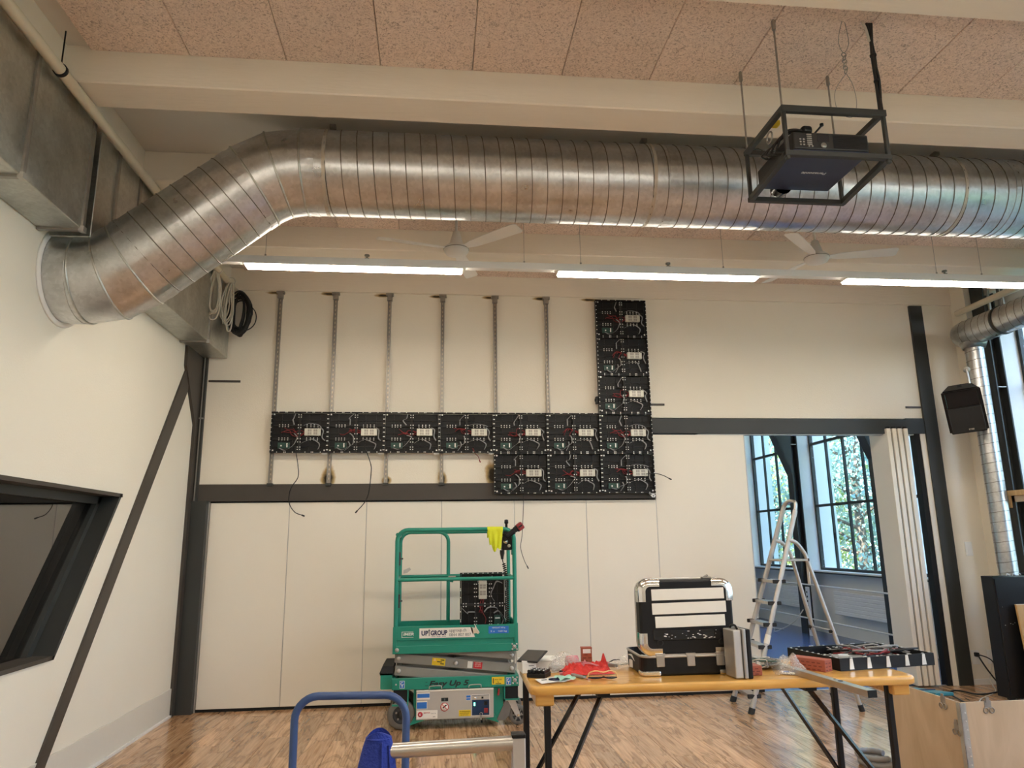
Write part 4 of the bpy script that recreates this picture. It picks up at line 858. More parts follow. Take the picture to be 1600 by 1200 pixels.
# chassis
lp(MB().rbox((LX0, LY0, 0.335), (LX1, LY0+.03, 0.432), .004, 1).rbox((LX0, LY1-.03, .335), (LX1, LY1, .432), .004, 1).box((LX0, LY0+.03, .335), (LX0+.03, LY1-.03, .432)).box((LX1-.03, LY0+.03, .335), (LX1, LY1-.03, .432)), 'chassis_frame', 'teal')
lp(MB().prism([(-.215, .04), (-.06, .085), (.46, .08), (.585, .035), (.63, .16), (.63, .335), (-.18, .335), (-.18, .16)], 'y', LY0+.03, LY1-.03), 'chassis_belly', 'teal')
lp(MB().prism([(-.215, .036), (-.05, .085), (.45, .08), (.585, .033), (.545, .105), (-.165, .11)], 'y', LY0-.004, LY0+.028), 'pothole_guard', 'teal')
lp(MB().box((-.36, LY0+.01, .215), (-.235, LY0+.16, .335)).box((.645, LY0+.01, .225), (.765, LY0+.16, .335)), 'wheel_pocket', 'gasket')
lp(MB().box((-.37, LY0-.002, .20), (-.225, LY0+.16, .215)).box((-.235, LY0, .2), (-.225, LY0+.15, .335)), 'bracket', 'teal'); lp(MB().box((.635, LY0, .218), (.775, LY0+.16, .23)).box((.635, LY0, .22), (.645, LY0+.15, .335)), 'bracket', 'teal')
lp(MB().rbox((-.48, LY0+.06, .335), (LX0, LY1-.06, .45), .006, 1).prism([(-.47, .335), (-.48, .36), (-.48, .47), (LX0, .47), (LX0, .335)], 'y', LY0+.05, LY0+.06), 'step_box', 'teal')
lp(MB().prism([(-.485, .455), (-.49, .475), (-.455, .535), (-.365, .535), (-.365, .455)], 'y', LY0+.05, LY1-.05), 'step_tread', 'rubber')
# wheels
def wheel(x, y, r, wd, tyre='tyre', nm='wheel'):
    o = MB().lathe([(r*.62, -wd/2), (r*.94, -wd/2), (r, -wd*.3), (r, wd*.3), (r*.94, wd/2), (r*.62, wd/2), (r*.62, -wd/2)], (x, y, r), 'y', 32).build(nm, tyre, t)
    MB().lathe([(0, -wd*.36), (r*.2, -wd*.42), (r*.24, -wd*.25), (r*.5, -wd*.2), (r*.62, -wd*.42), (r*.62, wd*.4), (0, wd*.4)], (x, y, r), 'y', 24).build('rim', 'hub', o)
    mb = MB()
    for k in range(5): a = 2*math.pi*k/5+.3; mb.cyl((x+r*.38*math.cos(a), y-wd*.36, r+r*.38*math.sin(a)), (x+r*.38*math.cos(a), y-wd*.2, r+r*.38*math.sin(a)), r*.07, 8)
    stuff(mb.build('wheel_bolt', 'zinc', o)); return o
wheel(-.287, LY0+.05, .124, .085); wheel(-.287, LY1-.05, .124, .085)
for y in (LY0+.055, LY1-.06):
    w = wheel(.765, y, .084, .045, nm='caster_wheel')
    mb = MB()
    for k in range(6): a = math.pi*k/3; mb.prism([(.765+.022*math.cos(a-.25), .084+.022*math.sin(a-.25)), (.765+.05*math.cos(a-.12), .084+.05*math.sin(a-.12)), (.765+.05*math.cos(a+.12), .084+.05*math.sin(a+.12)), (.765+.022*math.cos(a+.25), .084+.022*math.sin(a+.25))], 'y', y-.021, y-.016)
    stuff(mb.build('spoke', 'lift_grey', w))
    lp(MB().prism([(.66, .215), (.74, .215), (.785, .085), (.775, .065), (.75, .07)], 'y', y-.034, y-.028).prism([(.66, .215), (.74, .215), (.785, .085), (.775, .065), (.75, .07)], 'y', y+.028, y+.034).box((.65, y-.05, .212), (.76, y+.05, .22)), 'caster_fork', 'alu_matt')
    lp(MB().cyl((.766, y-.04, .084), (.766, y+.04, .084), .012, 10), 'caster_axle', 'chrome')
lp(MB().prism([(.565, .045), (.66, .23), (.70, .16), (.68, .08), (.64, .045)], 'y', LY0+.02, LY0+.03), 'caster_guard', 'tyre')
# electrics cover with stickers
PXa, PXb, PZa, PZb = -.155, .538, .083, .326; PY = LY0-.022
cov = lp(MB().rbox((PXa, PY, PZa), (PXb, LY0+.03, PZb), .004, 1), 'cover_panel', 'panel_grey')
lp(MB().box((PXa, PY-.004, PZb-.006), (PXb, LY0+.03, PZb+.002)), 'cover_lip', 'white_sticker')
for x in (-.04, .315): lp(MB().tube(spline([(x, PY+.01, PZb-.01), (x, PY-.005, PZb+.025), (x+.012, PY-.006, PZb+.038), (x+.098, PY-.006, PZb+.040), (x+.11, PY-.005, PZb+.027), (x+.11, PY+.01, PZb-.01)], 5), .004, 6), 'cover_handle', 'alu_matt')
def sticker(x0, z0, x1, z1, m, y=None, name='sticker', par=None): return MB().rbox((x0, (y or PY)-.0015, z0), (x1, (y or PY)+.001, z1), .001, 1).build(name, m, par or cov)
s_ = sticker(-.150, .252, -.035, .312, 'white_sticker'); sticker(-.146, .268, -.037, .302, 'blue_sticker', PY-.001)
sticker(-.150, .175, -.058, .242, 'white_sticker'); sticker(-.148, .178, -.060, .232, 'blue_sticker', PY-.001)
sticker(-.150, .092, .035, .162, 'white_sticker', name='service_label')
MB().lathe([(0, -.002), (.022, -.002), (.022, .001)], (-.118, PY-.001, .130), 'y', 20).build('red_badge', 'red_sticker', cov)
text('label_lettering', 'SERVICE', .014, 'red_sticker', cov, front_mtx(-.088, PY-.002, .138), bold=.0003, width=.055); text('label_lettering', 'GmbH  Tel.', .010, 'black_ink', cov, front_mtx(-.025, PY-.002, .132)); text('label_lettering', '24 h', .012, 'black_ink', cov, front_mtx(-.005, PY-.002, .104), bold=.0003)
text('badge_number', '22', .022, 'white_sticker', cov, front_mtx(-.132, PY-.004, .122), bold=.0005)
sticker(.068, .233, .130, .262, 'black_ink', name='hour_meter'); sticker(.092, .239, .104, .256, 'grey_ink', PY-.001)
MB().lathe([(0, -.002), (.036, -.002), (.036, .001)], (.098, PY-.0005, .185), 'y', 24).build('round_sign', 'white_sticker', cov)
MB().lathe([(.031, -.0025), (.037, -.0025), (.037, .001), (.031, .001)], (.098, PY-.0006, .185), 'y', 24).box((-.03, -.0028, -.003), (.03, -.0018, .003), Matrix.Translation((.098, PY-.0006, .185)) @ Matrix.Rotation(R(45), 4, 'Y')).build('sign_ring', 'red_sticker', cov)
MB().box((-.016, -.0025, -.006), (.016, -.0015, .006), Matrix.Translation((.096, PY-.0005, .188)) @ Matrix.Rotation(R(-40), 4, 'Y')).cyl((.112, PY-.003, .20), (.112, PY-.001, .20), .006, 8).build('sign_symbol', 'black_ink', cov)
sticker(.290, .232, .332, .278, 'white_sticker'); sticker(.292, .256, .330, .276, 'blue_sticker', PY-.001); sticker(.292, .236, .330, .252, 'blue_sticker', PY-.001)
sticker(.225, .102, .332, .154, 'yellow', name='warning_label')
for k in range(3): text('label_lettering', ['WARNUNG', 'NUR FACHPERSONAL', 'ACHTUNG'][k], .010, 'black_ink', cov, front_mtx(.232+.004*k, PY-.002, .139-.0145*k), width=.09-.01*k)
rec = lp(MB().box((.338, PY-.001, .102), (.503, PY+.002, .280)), 'control_recess', 'white_sticker')
MB().box((.342, PY-.002, .106), (.499, PY+.001, .276)).build('recess_back', 'led_blue', rec); MB().box((.342, PY-.003, .236), (.499, PY+.001, .272)).build('switch_plate', 'panel_grey', rec)
MB().lathe([(0, -.012), (.011, -.012), (.014, 0)], (.372, PY-.003, .252), 'y', 14).build('key_switch', 'chrome', rec); MB().box((.428, PY-.008, .245), (.446, PY-.002, .262)).build('toggle', 'black', rec)
MB().rbox((.358, PY-.006, .186), (.372, PY-.001, .214), .004, 2).build('indicator', 'led_green', rec); MB().box((.452, PY-.005, .125), (.487, PY-.001, .165)).build('fuse', 'red_plastic', rec); MB().rbox((.452, PY-.005, .19), (.482, PY-.001, .222), .006, 2).build('button', 'black', rec)
kb = lp(MB().tube(arc((.424, PY-.012, .118), .012, 0, 360, 12, 'xz'), .0025, 6, closed=True).box((.416, PY-.014, .07), (.430, PY-.008, .108)), 'key_ring', 'zinc')
lp(MB().box((.422, PY-.013, .045), (.436, PY-.009, .082)), 'key', 'black')
lp(MB().box((.578, LY0-.006, .262), (.594, LY0+.02, .318), Matrix.Translation((.586, 0, .29)) @ Matrix.Rotation(R(9), 4, 'Y') @ Matrix.Translation((-.586, 0, -.29))), 'release_handle', 'red_plastic')
# chassis front decals
text('model_lettering', 'Easy Up 5', .062, 'black_ink', t, front_mtx(-.045, LY0-.0015, .360), bold=.0022, shear=.25, width=.36)
MB().box((-.075, LY0-.0015, .392), (-.058, LY0, .396)).box((-.078, LY0-.0015, .362), (-.05, LY0, .366)).build('model_dashes', 'black_ink', t)
for x in (-.305, .655): o = MB().box((x, LY0-.002, .348), (x+.045, LY0, .412)).build('lift_sticker', 'white_sticker', t); MB().box((x+.003, LY0-.003, .352), (x+.042, LY0-.001, .409)).build('sticker_field', 'blue_sticker', o); MB().tube(arc((x+.022, LY0-.003, .388), .012, 60, 350, 10, 'xz'), .003, 5).box((x+.019, LY0-.004, .358), (x+.026, LY0-.002, .382)).build('pictogram', 'white_sticker', o)
o = MB().rbox((.525, LY0-.002, .355), (.640, LY0, .420), .006, 1).build('caution_label', 'yellow', t); MB().box((.535, LY0-.003, .365), (.543, LY0-.001, .41)).box((.56, LY0-.003, .36), (.61, LY0-.001, .366)).build('pictogram', 'black_ink', o); text('label_lettering', 'MAX 200', .016, 'black_ink', o, front_mtx(.552, LY0-.003, .392)); text('label_lettering', 'kg', .016, 'black_ink', o, front_mtx(.575, LY0-.003, .374))
def bolts(name, pts, y, r=.008, m='alu_matt'):
    mb = MB(); [mb.lathe([(0, -.006), (r, -.006), (r, .002)], (x, y, z), 'y', 10) for x, z in pts]; return stuff(mb.build(name, m, t))
bolts('bolt', [(-.338, .382), (.735, .387), (.717, .412), (.755, .412), (.717, .362), (.755, .362), (.735, .677), (.716, .70), (.757, .70), (.716, .655), (.757, .655), (-.335, .675)], LY0)
lp(MB().lathe([(.010, -.004), (.018, -.004), (.018, .002)], (.735, LY0, .677), 'y', 16).lathe([(.010, -.004), (.018, -.004), (.018, .002)], (-.335, LY0, .675), 'y', 16).lathe([(.01, -.004), (.018, -.004), (.018, .002)], (.735, LY0, .387), 'y', 16), 'pivot_boss', 'alu_matt')
# scissor arms
def arm(xa, za, xb, zb, y0, y1, h=.085, name='scissor_arm'):
    d = Vector((xb-xa, 0, zb-za)); a = math.atan2(d.z, d.x); L_ = d.length
    m_ = Matrix.Translation((xa, 0, za)) @ Matrix.Rotation(-a, 4, 'Y')
    o = lp(MB().rbox((-.035, y0, -h/2), (L_+.035, y1, h/2), .006, 1, m_), name, 'lift_grey'); return o
for ys in ((LY0+.045, LY0+.085), (LY1-.085, LY1-.045)):
    arm(-.32, .715, .715, .600, *ys); a2 = arm(-.32, .600, .715, .484, *ys); arm(-.32, .490, .68, .378, *ys)
    yy = (ys[0]+.05, ys[1]+.03) if ys[0] < 7.2 else (ys[0]-.03, ys[1]-.05)
    arm(-.32, .600, .70, .705, *yy); arm(-.32, .485, .715, .598, *yy); arm(-.30, .378, .715, .482, *yy)
AY = LY0+.045
for (x, z) in ((-.318, .60), (-.318, .49), (.713, .60), (.713, .484), (.20, .542)): lp(MB().lathe([(0, -.016), (.014, -.016), (.02, -.008), (.02, 0)], (x, AY, z), 'y', 14).cyl((x, AY, z), (x, LY1-.045, z), .012, 8), 'pivot_pin', 'alu_matt')
def on_arm(x0, dz0, x1, dz1, m, yo=.0015, name='sticker'):
    a = math.atan2(-.116, 1.035); m_ = Matrix.Translation((-.32, 0, .600)) @ Matrix.Rotation(-a, 4, 'Y'); return MB().box((x0+.32, AY-yo, dz0), (x1+.32, AY, dz1), m_).build(name, m, t)
o = on_arm(-.015, -.032, .105, .03, 'yellow', name='crush_label'); on_arm(.03, -.004, .075, .004, 'black_ink', .003, 'arrow_mark'); on_arm(.06, -.02, .095, -.012, 'black_ink', .003, 'arrow_mark'); on_arm(.06, .012, .095, .02, 'black_ink', .003, 'arrow_mark')
MB().prism([(-.005, .568), (.02, .568), (.0075, .592)], 'y', AY-.004, AY-.001).build('triangle_mark', 'amber', t)
on_arm(.365, -.03, .445, .026, 'red_sticker', name='red_label'); on_arm(.31, -.03, .355, .028, 'white_sticker', name='prohibition_label')
for k in range(3): text('label_lettering', ['GEFAHR', 'NICHT UNTER', 'DIE BUEHNE'][k], .010, 'white_sticker', t, front_mtx(.372, AY-.003, .535-.014*k), width=.055)
# platform
lp(MB().rbox((LX0, LY0, .640), (LX1, LY0+.03, .708), .003, 1).rbox((LX0, LY1-.03, .64), (LX1, LY1, .708), .003, 1).box((LX0, LY0+.03, .64), (LX0+.03, LY1-.03, .708)).box((LX1-.03, LY0+.03, .64), (LX1, LY1-.03, .708)), 'platform_frame', 'teal')
lp(MB().box((LX0+.03, LY0+.02, .70), (LX1-.03, LY1-.02, .735)), 'platform_deck', 'rubber')
lp(MB().box((LX0+.03, LY0+.012, .70), (LX1-.03, LY0+.02, .762)), 'recess_web', 'teal')
lp(MB().rbox((LX0, LY0, .70), (LX0+.035, LY0+.03, .876), .003, 1).rbox((LX1-.035, LY0, .70), (LX1, LY0+.03, .886), .003, 1), 'corner_post', 'teal')
lp(MB().rbox((LX0+.02, LY0+.001, .755), (LX1-.02, LY0+.012, .878), .003, 1).rbox((LX0, LY1-.012, .74), (LX1, LY1, .872), .003, 1).rbox((LX0, LY0+.02, .74), (LX0+.012, LY1, .872), .003, 1).rbox((LX1-.012, LY0+.02, .74), (LX1, LY1, .885), .003, 1), 'toe_board', 'teal')
YF = LY0
o = MB().box((-.135, YF-.002, .772), (.360, YF+.001, .858)).build('hire_sign', 'white_sticker', t)
MB().prism([(.360, .772), (.372, .772), (.345, .858), (.33, .858)], 'y', YF-.002, YF+.001).build('torn_edge', 'white_sticker', o)
text('sign_lettering', 'UP', .056, 'navy_ink', o, front_mtx(-.118, YF-.003, .797), bold=.0022, width=.062); text('sign_lettering', 'GROUP', .056, 'navy_ink', o, front_mtx(-.033, YF-.003, .797), bold=.0022, width=.152)
MB().prism([(-.050, .79), (-.043, .79), (-.043, .832), (-.034, .832), (-.0465, .852), (-.059, .832), (-.05, .832)], 'y', YF-.004, YF-.001).build('arrow_logo', 'grey_ink', o)
text('sign_small_print', 'mieten   kaufen   service', .012, 'navy_ink', o, front_mtx(-.025, YF-.003, .781), width=.13)
text('sign_lettering', 'upgroup.ch', .040, 'grey_ink', o, front_mtx(.135, YF-.003, .823), width=.155); text('sign_lettering', '0844 807 807', .038, 'grey_ink', o, front_mtx(.135, YF-.003, .783), width=.200)
lp(MB().prism([(.352, .80), (.36, .848), (.378, .86), (.412, .808), (.40, .797), (.385, .806)], 'y', YF-.006, YF-.002), 'peeling_tape', 'cream')
lp(MB().tube([(.368, YF-.006, .885), (.385, YF-.007, .85), (.412, YF-.007, .81)], .004, 6), 'white_tie', 'white_sticker')
o = MB().rbox((.497, YF-.002, .798), (.684, YF+.001, .862), .004, 1).build('rated_load_label', 'blue_sticker', t); text('label_lettering', 'NENNLAST 240 kg', .016, 'white_sticker', o, front_mtx(.53, YF-.003, .843), width=.12); text('label_lettering', '2 x   160 kg', .018, 'white_sticker', o, front_mtx(.515, YF-.003, .812), width=.15)
text('maker_logo', 'IMER', .032, 'pale_ink', t, front_mtx(-.283, YF-.0015, .800), bold=.0012, shear=.2, width=.098); MB().box((-.295, YF-.001, .828), (-.19, YF+.001, .832)).box((-.295, YF-.001, .78), (-.29, YF+.001, .83)).box((-.29, YF-.001, .781), (-.188, YF+.001, .785)).build('logo_frame', 'pale_ink', t)
# guard rails
def loop(x0, x1, y, zb0, zb1, zt, r, rt, name): 
    pts = [(x0, y, zb0)] + arc((x0+r, y, zt-r), r, 180, 90, 6) + arc((x1-r, y, zt-r), r, 90, 0, 6) + [(x1, y, zb1)]; return lp(MB().tube(pts, rt, 12), name, 'teal')
loop(-.352, .748, LY0+.018, .86, .72, 1.742, .10, .0195, 'front_guard_rail'); lp(MB().cyl((-.352, LY0+.018, 1.288), (.748, LY0+.018, 1.290), .0165, 12), 'front_mid_rail', 'teal')
loop(-.345, .135, LY1-.018, .86, .86, 1.728, .10, .0185, 'gate_loop'); lp(MB().tube([(.03, LY1-.018, 1.728)] + arc((.642, LY1-.018, 1.628), .10, 90, 0, 6) + [(.742, LY1-.018, .72)], .0185, 12), 'rear_guard_rail', 'teal')
lp(MB().cyl((-.345, LY1-.018, 1.296), (.742, LY1-.018, 1.296), .0165, 12), 'rear_mid_rail', 'teal')
for x in (-.35, .745): lp(MB().cyl((x, LY0+.018, 1.70), (x, LY1-.018, 1.69), .018, 12), 'side_rail', 'teal'); lp(MB().cyl((x, LY0+.018, 1.290), (x, LY1-.018, 1.296), .0155, 12), 'side_mid_rail', 'teal')
for z in (1.10, 1.48): lp(MB().box((-.338, LY0+.02, z-.06), (-.318, LY0+.05, z+.06)).cyl((-.328, LY0+.03, z), (-.30, LY0+.05, z), .008, 8), 'gate_hinge', 'hub')
lp(MB().prism([(-.31, 1.36), (-.25, 1.385), (-.235, 1.365), (-.27, 1.335), (-.31, 1.325)], 'y', LY1-.06, LY1-.03), 'gate_latch', 'alu_matt')
lp(MB().cyl((.13, LY1-.018, 1.255), (.185, LY1-.018, 1.245), .014, 10), 'latch_peg', 'teal'); lp(MB().cyl((.13, LY0+.2, 1.30), (.20, LY0+.2, 1.30), .01, 8), 'drop_pin', 'zinc')
cb = lp(MB().rbox((.635, LY0+.05, 1.545), (.735, LY0+.22, 1.700), .012, 2), 'control_box', 'black')
MB().lathe([(.035, 0), (.03, .02), (.012, .03), (.012, .09), (.02, .10), (.018, .13), (0, .135)], (.685, LY0+.12, 1.70), 'z', 16).build('joystick', 'black', cb)
MB().lathe([(0, -.02), (.02, -.018), (.024, 0)], (.67, LY0+.05, 1.625), 'y', 14).build('emergency_knob', 'chrome', cb); MB().lathe([(0, -.012), (.013, -.01), (.016, 0)], (.702, LY0+.05, 1.585), 'y', 12).build('selector', 'white_sticker', cb)
MB().lathe([(.022, 0), (.022, -.03), (.015, -.06), (.012, -.085)], (.64, LY0+.1, 1.545), 'z', 12).build('cable_gland', 'rubber', cb)
pts = [(.64, LY0+.1, 1.47), (.645, LY0+.1, 1.44), (.652, LY0+.1, 1.42)]
for i in range(200): a = i*.9; z = 1.42-.0027*i; pts.append((.655+.016*math.cos(a)+(.03 if i > 60 else .0005*i), LY0+.1+.016*math.sin(a), z))
lp(MB().tube(pts, .0045, 5), 'coiled_cord', 'rubber')
lp(MB().box((.735, LY0+.1, 1.5), (.742, LY0+.2, 1.69)), 'box_bracket', 'teal'); lp(MB().cyl((.737, LY0+.05, .47), (.737, LY0+.05, .64), .006, 8), 'drop_cable', 'zinc')

def drape(name, label, cat, m, x0, x1, zt, y, zb_fn, r=.024, thick=.004, amp=.012, seedk=0.0):
    t_ = thing(name, label, cat, ((x0+x1)/2, y, zb_fn(.5)))
    def fn(u, v):   # v runs from front hem over the rail to the back hem
        x = x0+(x1-x0)*u; zb = zb_fn(u); n = .5
        if v < .42: s = v/.42; z = zb+(zt-zb)*s; yy = y-r-amp*(1-s)*(1+math.sin(u*17+seedk))*.8-amp*.3*math.sin(u*9+z*14); x += (x-(x0+x1)/2)*(-.25*(1-s))
        elif v < .58: a = math.pi*(1-(v-.42)/.16); yy = y+r*math.cos(a); z = zt+r*math.sin(a)
        else: s = (v-.58)/.42; z = zt-(zt-zb)*.55*s; yy = y+r+amp*s*(1+math.sin(u*13))*.6
        return (x, yy, z)
    MB().grid(fn, 22, 30).build('cloth', m, t_); return t_
c_ = drape('cloth', 'yellow hi-vis vest hung over the top rail of the teal lift', 'vest', 'hivis', .492, .640, 1.742, LY0+.018, lambda u: 1.535+.10*abs(u-.55)+.02*math.sin(u*12), r=.023, amp=.018)
c_.name = 'safety_vest'
t = thing('cordless_drill', 'black and red cordless drill resting on the lift rail corner', 'drill', (.72, LY0+.06, 1.66))
m_ = Matrix.Translation((.765, LY0+.02, 1.735)) @ Matrix.Rotation(R(-35), 4, 'Y')
MB().rbox((-.125, -.03, -.028), (-.01, .03, .028), .02, 3, m_).lathe([(.0, -.17), (.013, -.17), (.02, -.15), (.024, -.125)], (0, 0, 0), 'x', 14, m_).build('motor_body', 'black', t)
MB().rbox((-.02, -.026, -.024), (.03, .026, .03), .012, 2, m_).build('handle_grip', 'rubber', t)
MB().rbox((.018, -.036, -.036), (.082, .036, .036), .012, 2, m_).build('battery', 'red_plastic', t); MB().rbox((.010, -.034, -.034), (.024, .034, .034), .004, 1, m_).box((.03, -.038, -.006), (.07, -.034, .008), m_).build('battery_trim', 'black', t)
cabinet('black LED cabinet standing upright on the teal lift platform', (.243, LY0+.30, .735), Matrix.Translation((LH, 0, 0)) @ Matrix.Rotation(R(-90), 4, 'Y'), None)

# ------------------------------------------------------------------ folding work table and everything on it
KT = 0.81                                   # measured table plan -> real size about the viewpoint
def tp(x, y, z=.78): return Vector((x*KT, y*KT, EYE+(z-EYE)*KT))
TZ = EYE+(.78-EYE)*KT                        # table top height
TO = tp(.565, 4.535); TA = R(-1.5)
t = thing('folding_table', 'long varnished pine folding table with black folding legs', 'table', (TO.x, TO.y, 0), TA, world=False)
TL_, TW_ = 1.95, .605
pts = []
for cx_, cy_, a0 in ((.045, .045, 180), (TL_-.045, .045, 270), (TL_-.045, TW_-.045, 0), (.045, TW_-.045, 90)): pts += [(p[0], p[1]) for p in arc((cx_, cy_, 0), .045, a0, a0+90, 5, 'xy')]
def inset(d): return [(TL_/2+(x-TL_/2)*(1-d/(TL_/2)), TW_/2+(y-TW_/2)*(1-d/(TW_/2))) for x, y in pts]
mb = MB(); lay = [(.008, TZ-.042), (0, TZ-.034), (0, TZ-.010), (.004, TZ-.003), (.010, TZ)]; n = len(pts); vs = []
for d, z in lay: vs += [(x, y, z) for x, y in inset(d)]
mb.add(vs, [(i*n+j, i*n+(j+1) % n, (i+1)*n+(j+1) % n, (i+1)*n+j) for i in range(len(lay)-1) for j in range(n)] , True); mb.add(vs[:n], [list(range(n))[::-1]]); mb.add(vs[-n:], [list(range(n))])
mb.build('table_top', 'table_wood', t)
for x in (.03, TL_-.12): MB().rbox((x, .03, TZ-.095), (x+.09, TW_-.03, TZ-.04), .006, 1).build('batten', 'table_wood', t)
for (xf, xb_, xm) in ((.092, .03, .37), (1.835, 1.78, 1.42)):
    for (x, y) in ((xf, .085), (xb_, TW_-.07)):
        MB().rbox((x-.016, y-.016, 0), (x+.016, y+.016, TZ-.045), .006, 1).build('leg', 'black', t)
        xe = x; MB().tube([(xm, y+.02*(1 if y < .3 else -1), TZ-.055), (x, y, .33)], .013, 4, smooth=False).build('brace', 'blackgloss', t)
    MB().rbox((min(xf, xb_)-.0, .085, .10), (min(xf, xb_)+.025, TW_-.07, .125), .004, 1).build('leg_rung', 'black', t)
    MB().box((xm-.03, .06, TZ-.068), (xm+.03, TW_-.06, TZ-.045)).build('hinge_plate', 'black', t)
    MB().tube([(xf, .085, .36), ((xf+xb_)/2+.03*(1 if xf < 1 else -1), .3, .12), (xb_, TW_-.07, .36)], .004, 6).build('stay_rod', 'black', t)
mat_t = lambda x, y, z, a: Matrix.Translation(tp(x, y, z)) @ Matrix.Rotation(R(a), 4, 'Z')

def item(name, label, cat, x, y, a=0.0, z=.78, group=None):
    p = tp(x, y, z); return thing(name, label, cat, (p.x, p.y, TZ if z == .78 else p.z), R(a), group, world=False)
# white boxed device with a black plate on top
t = item('carton', 'small white cardboard box with printed slot near the table corner', 'box', .64, 5.0, 4)
MB().rbox((-.055, -.01, 0), (.02, .13, .062), .002, 1).build('box_body', 'paper', t); MB().box((-.02, -.0112, .036), (.008, -.009, .040)).build('printed_line', 'grey_ink', t)
t = item('carton', 'second white cardboard box angled behind the black terminal blocks', 'box', .74, 5.12, -25)
MB().rbox((-.05, -.02, 0), (.05, .14, .05), .002, 1).build('box_body', 'paper', t); MB().rbox((-.052, -.022, .044), (.052, .142, .052), .002, 1).build('lid', 'paper', t)
t = item('tablet', 'flat black tablet lying tilted on the white boxes', 'tablet', .64, 5.05, -28)
m_ = Matrix.Translation((0, 0, .066)) @ Matrix.Rotation(R(12), 4, 'X'); MB().rbox((-.06, -.06, 0), (.06, .11, .008), .003, 1, m_).build('body', 'black', t); MB().box((-.052, -.052, .008), (.052, .10, .0088), m_).build('screen', 'screen', t)
t = item('terminal_block', 'black terminal block with rows of bright screws by the table corner', 'connector', .665, 4.86, -28)
MB().rbox((-.05, -.045, 0), (.05, .045, .022), .002, 1).build('base', 'black', t)
for k in range(4): MB().rbox((-.048+.025*k, -.042, .022), (-.028+.025*k, .042, .036), .002, 1).build('terminal', 'black', t)
mb = MB(); [mb.lathe([(0, .003), (.0042, .003), (.0042, 0)], (-.038+.025*k, -.03+.03*j, .036), 'z', 8) for k in range(4) for j in range(3)]; stuff(mb.build('screw', 'screw', t))
t = item('leaflet', 'crumpled white and mint leaflet with dark oval print at table edge', 'leaflet', .74, 4.68, 12)
MB().grid(lambda u, v: (-.09+.18*u, -.05+.10*v, .004+.010*abs(math.sin(u*5+v*2))*u+.004*v), 12, 8, .0).build('sheet', 'paper', t)
MB().grid(lambda u, v: (.01+.085*u, -.045+.085*v, .008+.014*abs(math.sin(u*4+v*4))), 10, 8).build('mint_wrapper', 'mint', t)
MB().lathe([(.012, .0), (.028, .0), (.028, .003), (.012, .003)], (-.005, 0, .010), 'z', 18).build('oval_print', 'navy_ink', t); MB().box((-.066, .01, .008), (-.04, .018, .0105)).build('dark_print', 'black_ink', t)
# transparent bag with pink roll
t = item('plastic_bag', 'clear plastic bag bulging around a pink roll', 'bag', .87, 5.1, 8)
def bagf(w, d, h, sd): return lambda u, v: (w*(u-.5)*(1-.18*math.sin(math.pi*v)), d*(v-.5), .004+h*math.sin(math.pi*u)**.6*math.sin(math.pi*v)**.7*(1+.05*math.sin(9*u+7*v+sd)))
MB().grid(bagf(.235, .22, .085, 0), 22, 16).build('film', 'film', t); MB().grid(lambda u, v: (.235*(u-.5), .22*(v-.5), .003), 6, 6).build('film_base', 'film', t)
t2 = item('tape_roll', 'pink roll lying inside the clear plastic bag', 'tape', .925, 5.1, 8); MB().lathe([(.016, -.03), (.034, -.03), (.034, .03), (.016, .03), (.016, -.03)], (0, 0, .036), 'x', 20).build('roll', 'pink', t2)
t2 = item('foam_pad', 'grey rectangular pad inside the clear plastic bag', 'pad', .83, 5.06, 8); MB().rbox((-.05, -.045, .004), (.04, .045, .02), .006, 2).build('pad', 'ribbon', t2)
t = item('red_sachet', 'flat pink edge strip sealed along the clear bag front', 'strip', .90, 4.92, 12); MB().strip([(-.08, -.005, .006), (-.02, -.012, .012), (.05, .005, .03), (.085, .035, .055)], .02, (0, 1, .6)).build('strip', 'pink', t)
# small brick-printed carton standing upright
def brickbox(name, label, x, y, a, w, d, h, z=.78, tilt=None, group='brick red cartons on the table'):
    t = item(name, label, 'box', x, y, a, z, group); MB().rbox((-w/2, -d/2, 0), (w/2, d/2, h), .003, 1).build('carton', 'brick_card', t)
    mb = MB(); nr = max(2, int(h/.016))
    for r_ in range(nr):
        for c_ in range(max(2, int(w/.03))):
            x0 = -w/2+.006+.03*c_+(.008 if r_ % 2 else 0)
            if x0+.018 < w/2: mb.box((x0, -d/2-.0006, .006+r_*(h-.01)/nr), (x0+.018, -d/2+.0004, .011+r_*(h-.01)/nr))
    for r_ in range(nr):
        for c_ in range(max(1, int(d/.03))):
            y0 = -d/2+.006+.03*c_; mb.box((w/2-.0004, y0, .006+r_*(h-.01)/nr), (w/2+.0006, min(y0+.018, d/2-.003), .011+r_*(h-.01)/nr))
    stuff(mb.build('print', 'brick_dark', t)); return t
t = brickbox('brick_carton', 'small brick-red printed carton standing upright behind the red pouch', 1.052, 5.24, -3, .058, .045, .092); MB().box((-.022, -.0235, .066), (.022, -.022, .088)).build('white_label', 'paper', t); MB().box((-.03, -.024, .09), (.03, .024, .096)).build('flap', 'brick_card', t)
t = item('pliers', 'pink handled pliers lying behind the red fabric pouch', 'pliers', 1.13, 5.1, -40); MB().rbox((-.03, -.015, .012), (.045, .012, .036), .010, 2).build('grip', 'pink', t); MB().rbox((.04, -.012, .01), (.085, .0, .03), .005, 2).rbox((.04, .004, .01), (.09, .014, .026), .004, 2).build('jaw', 'ribbon', t)
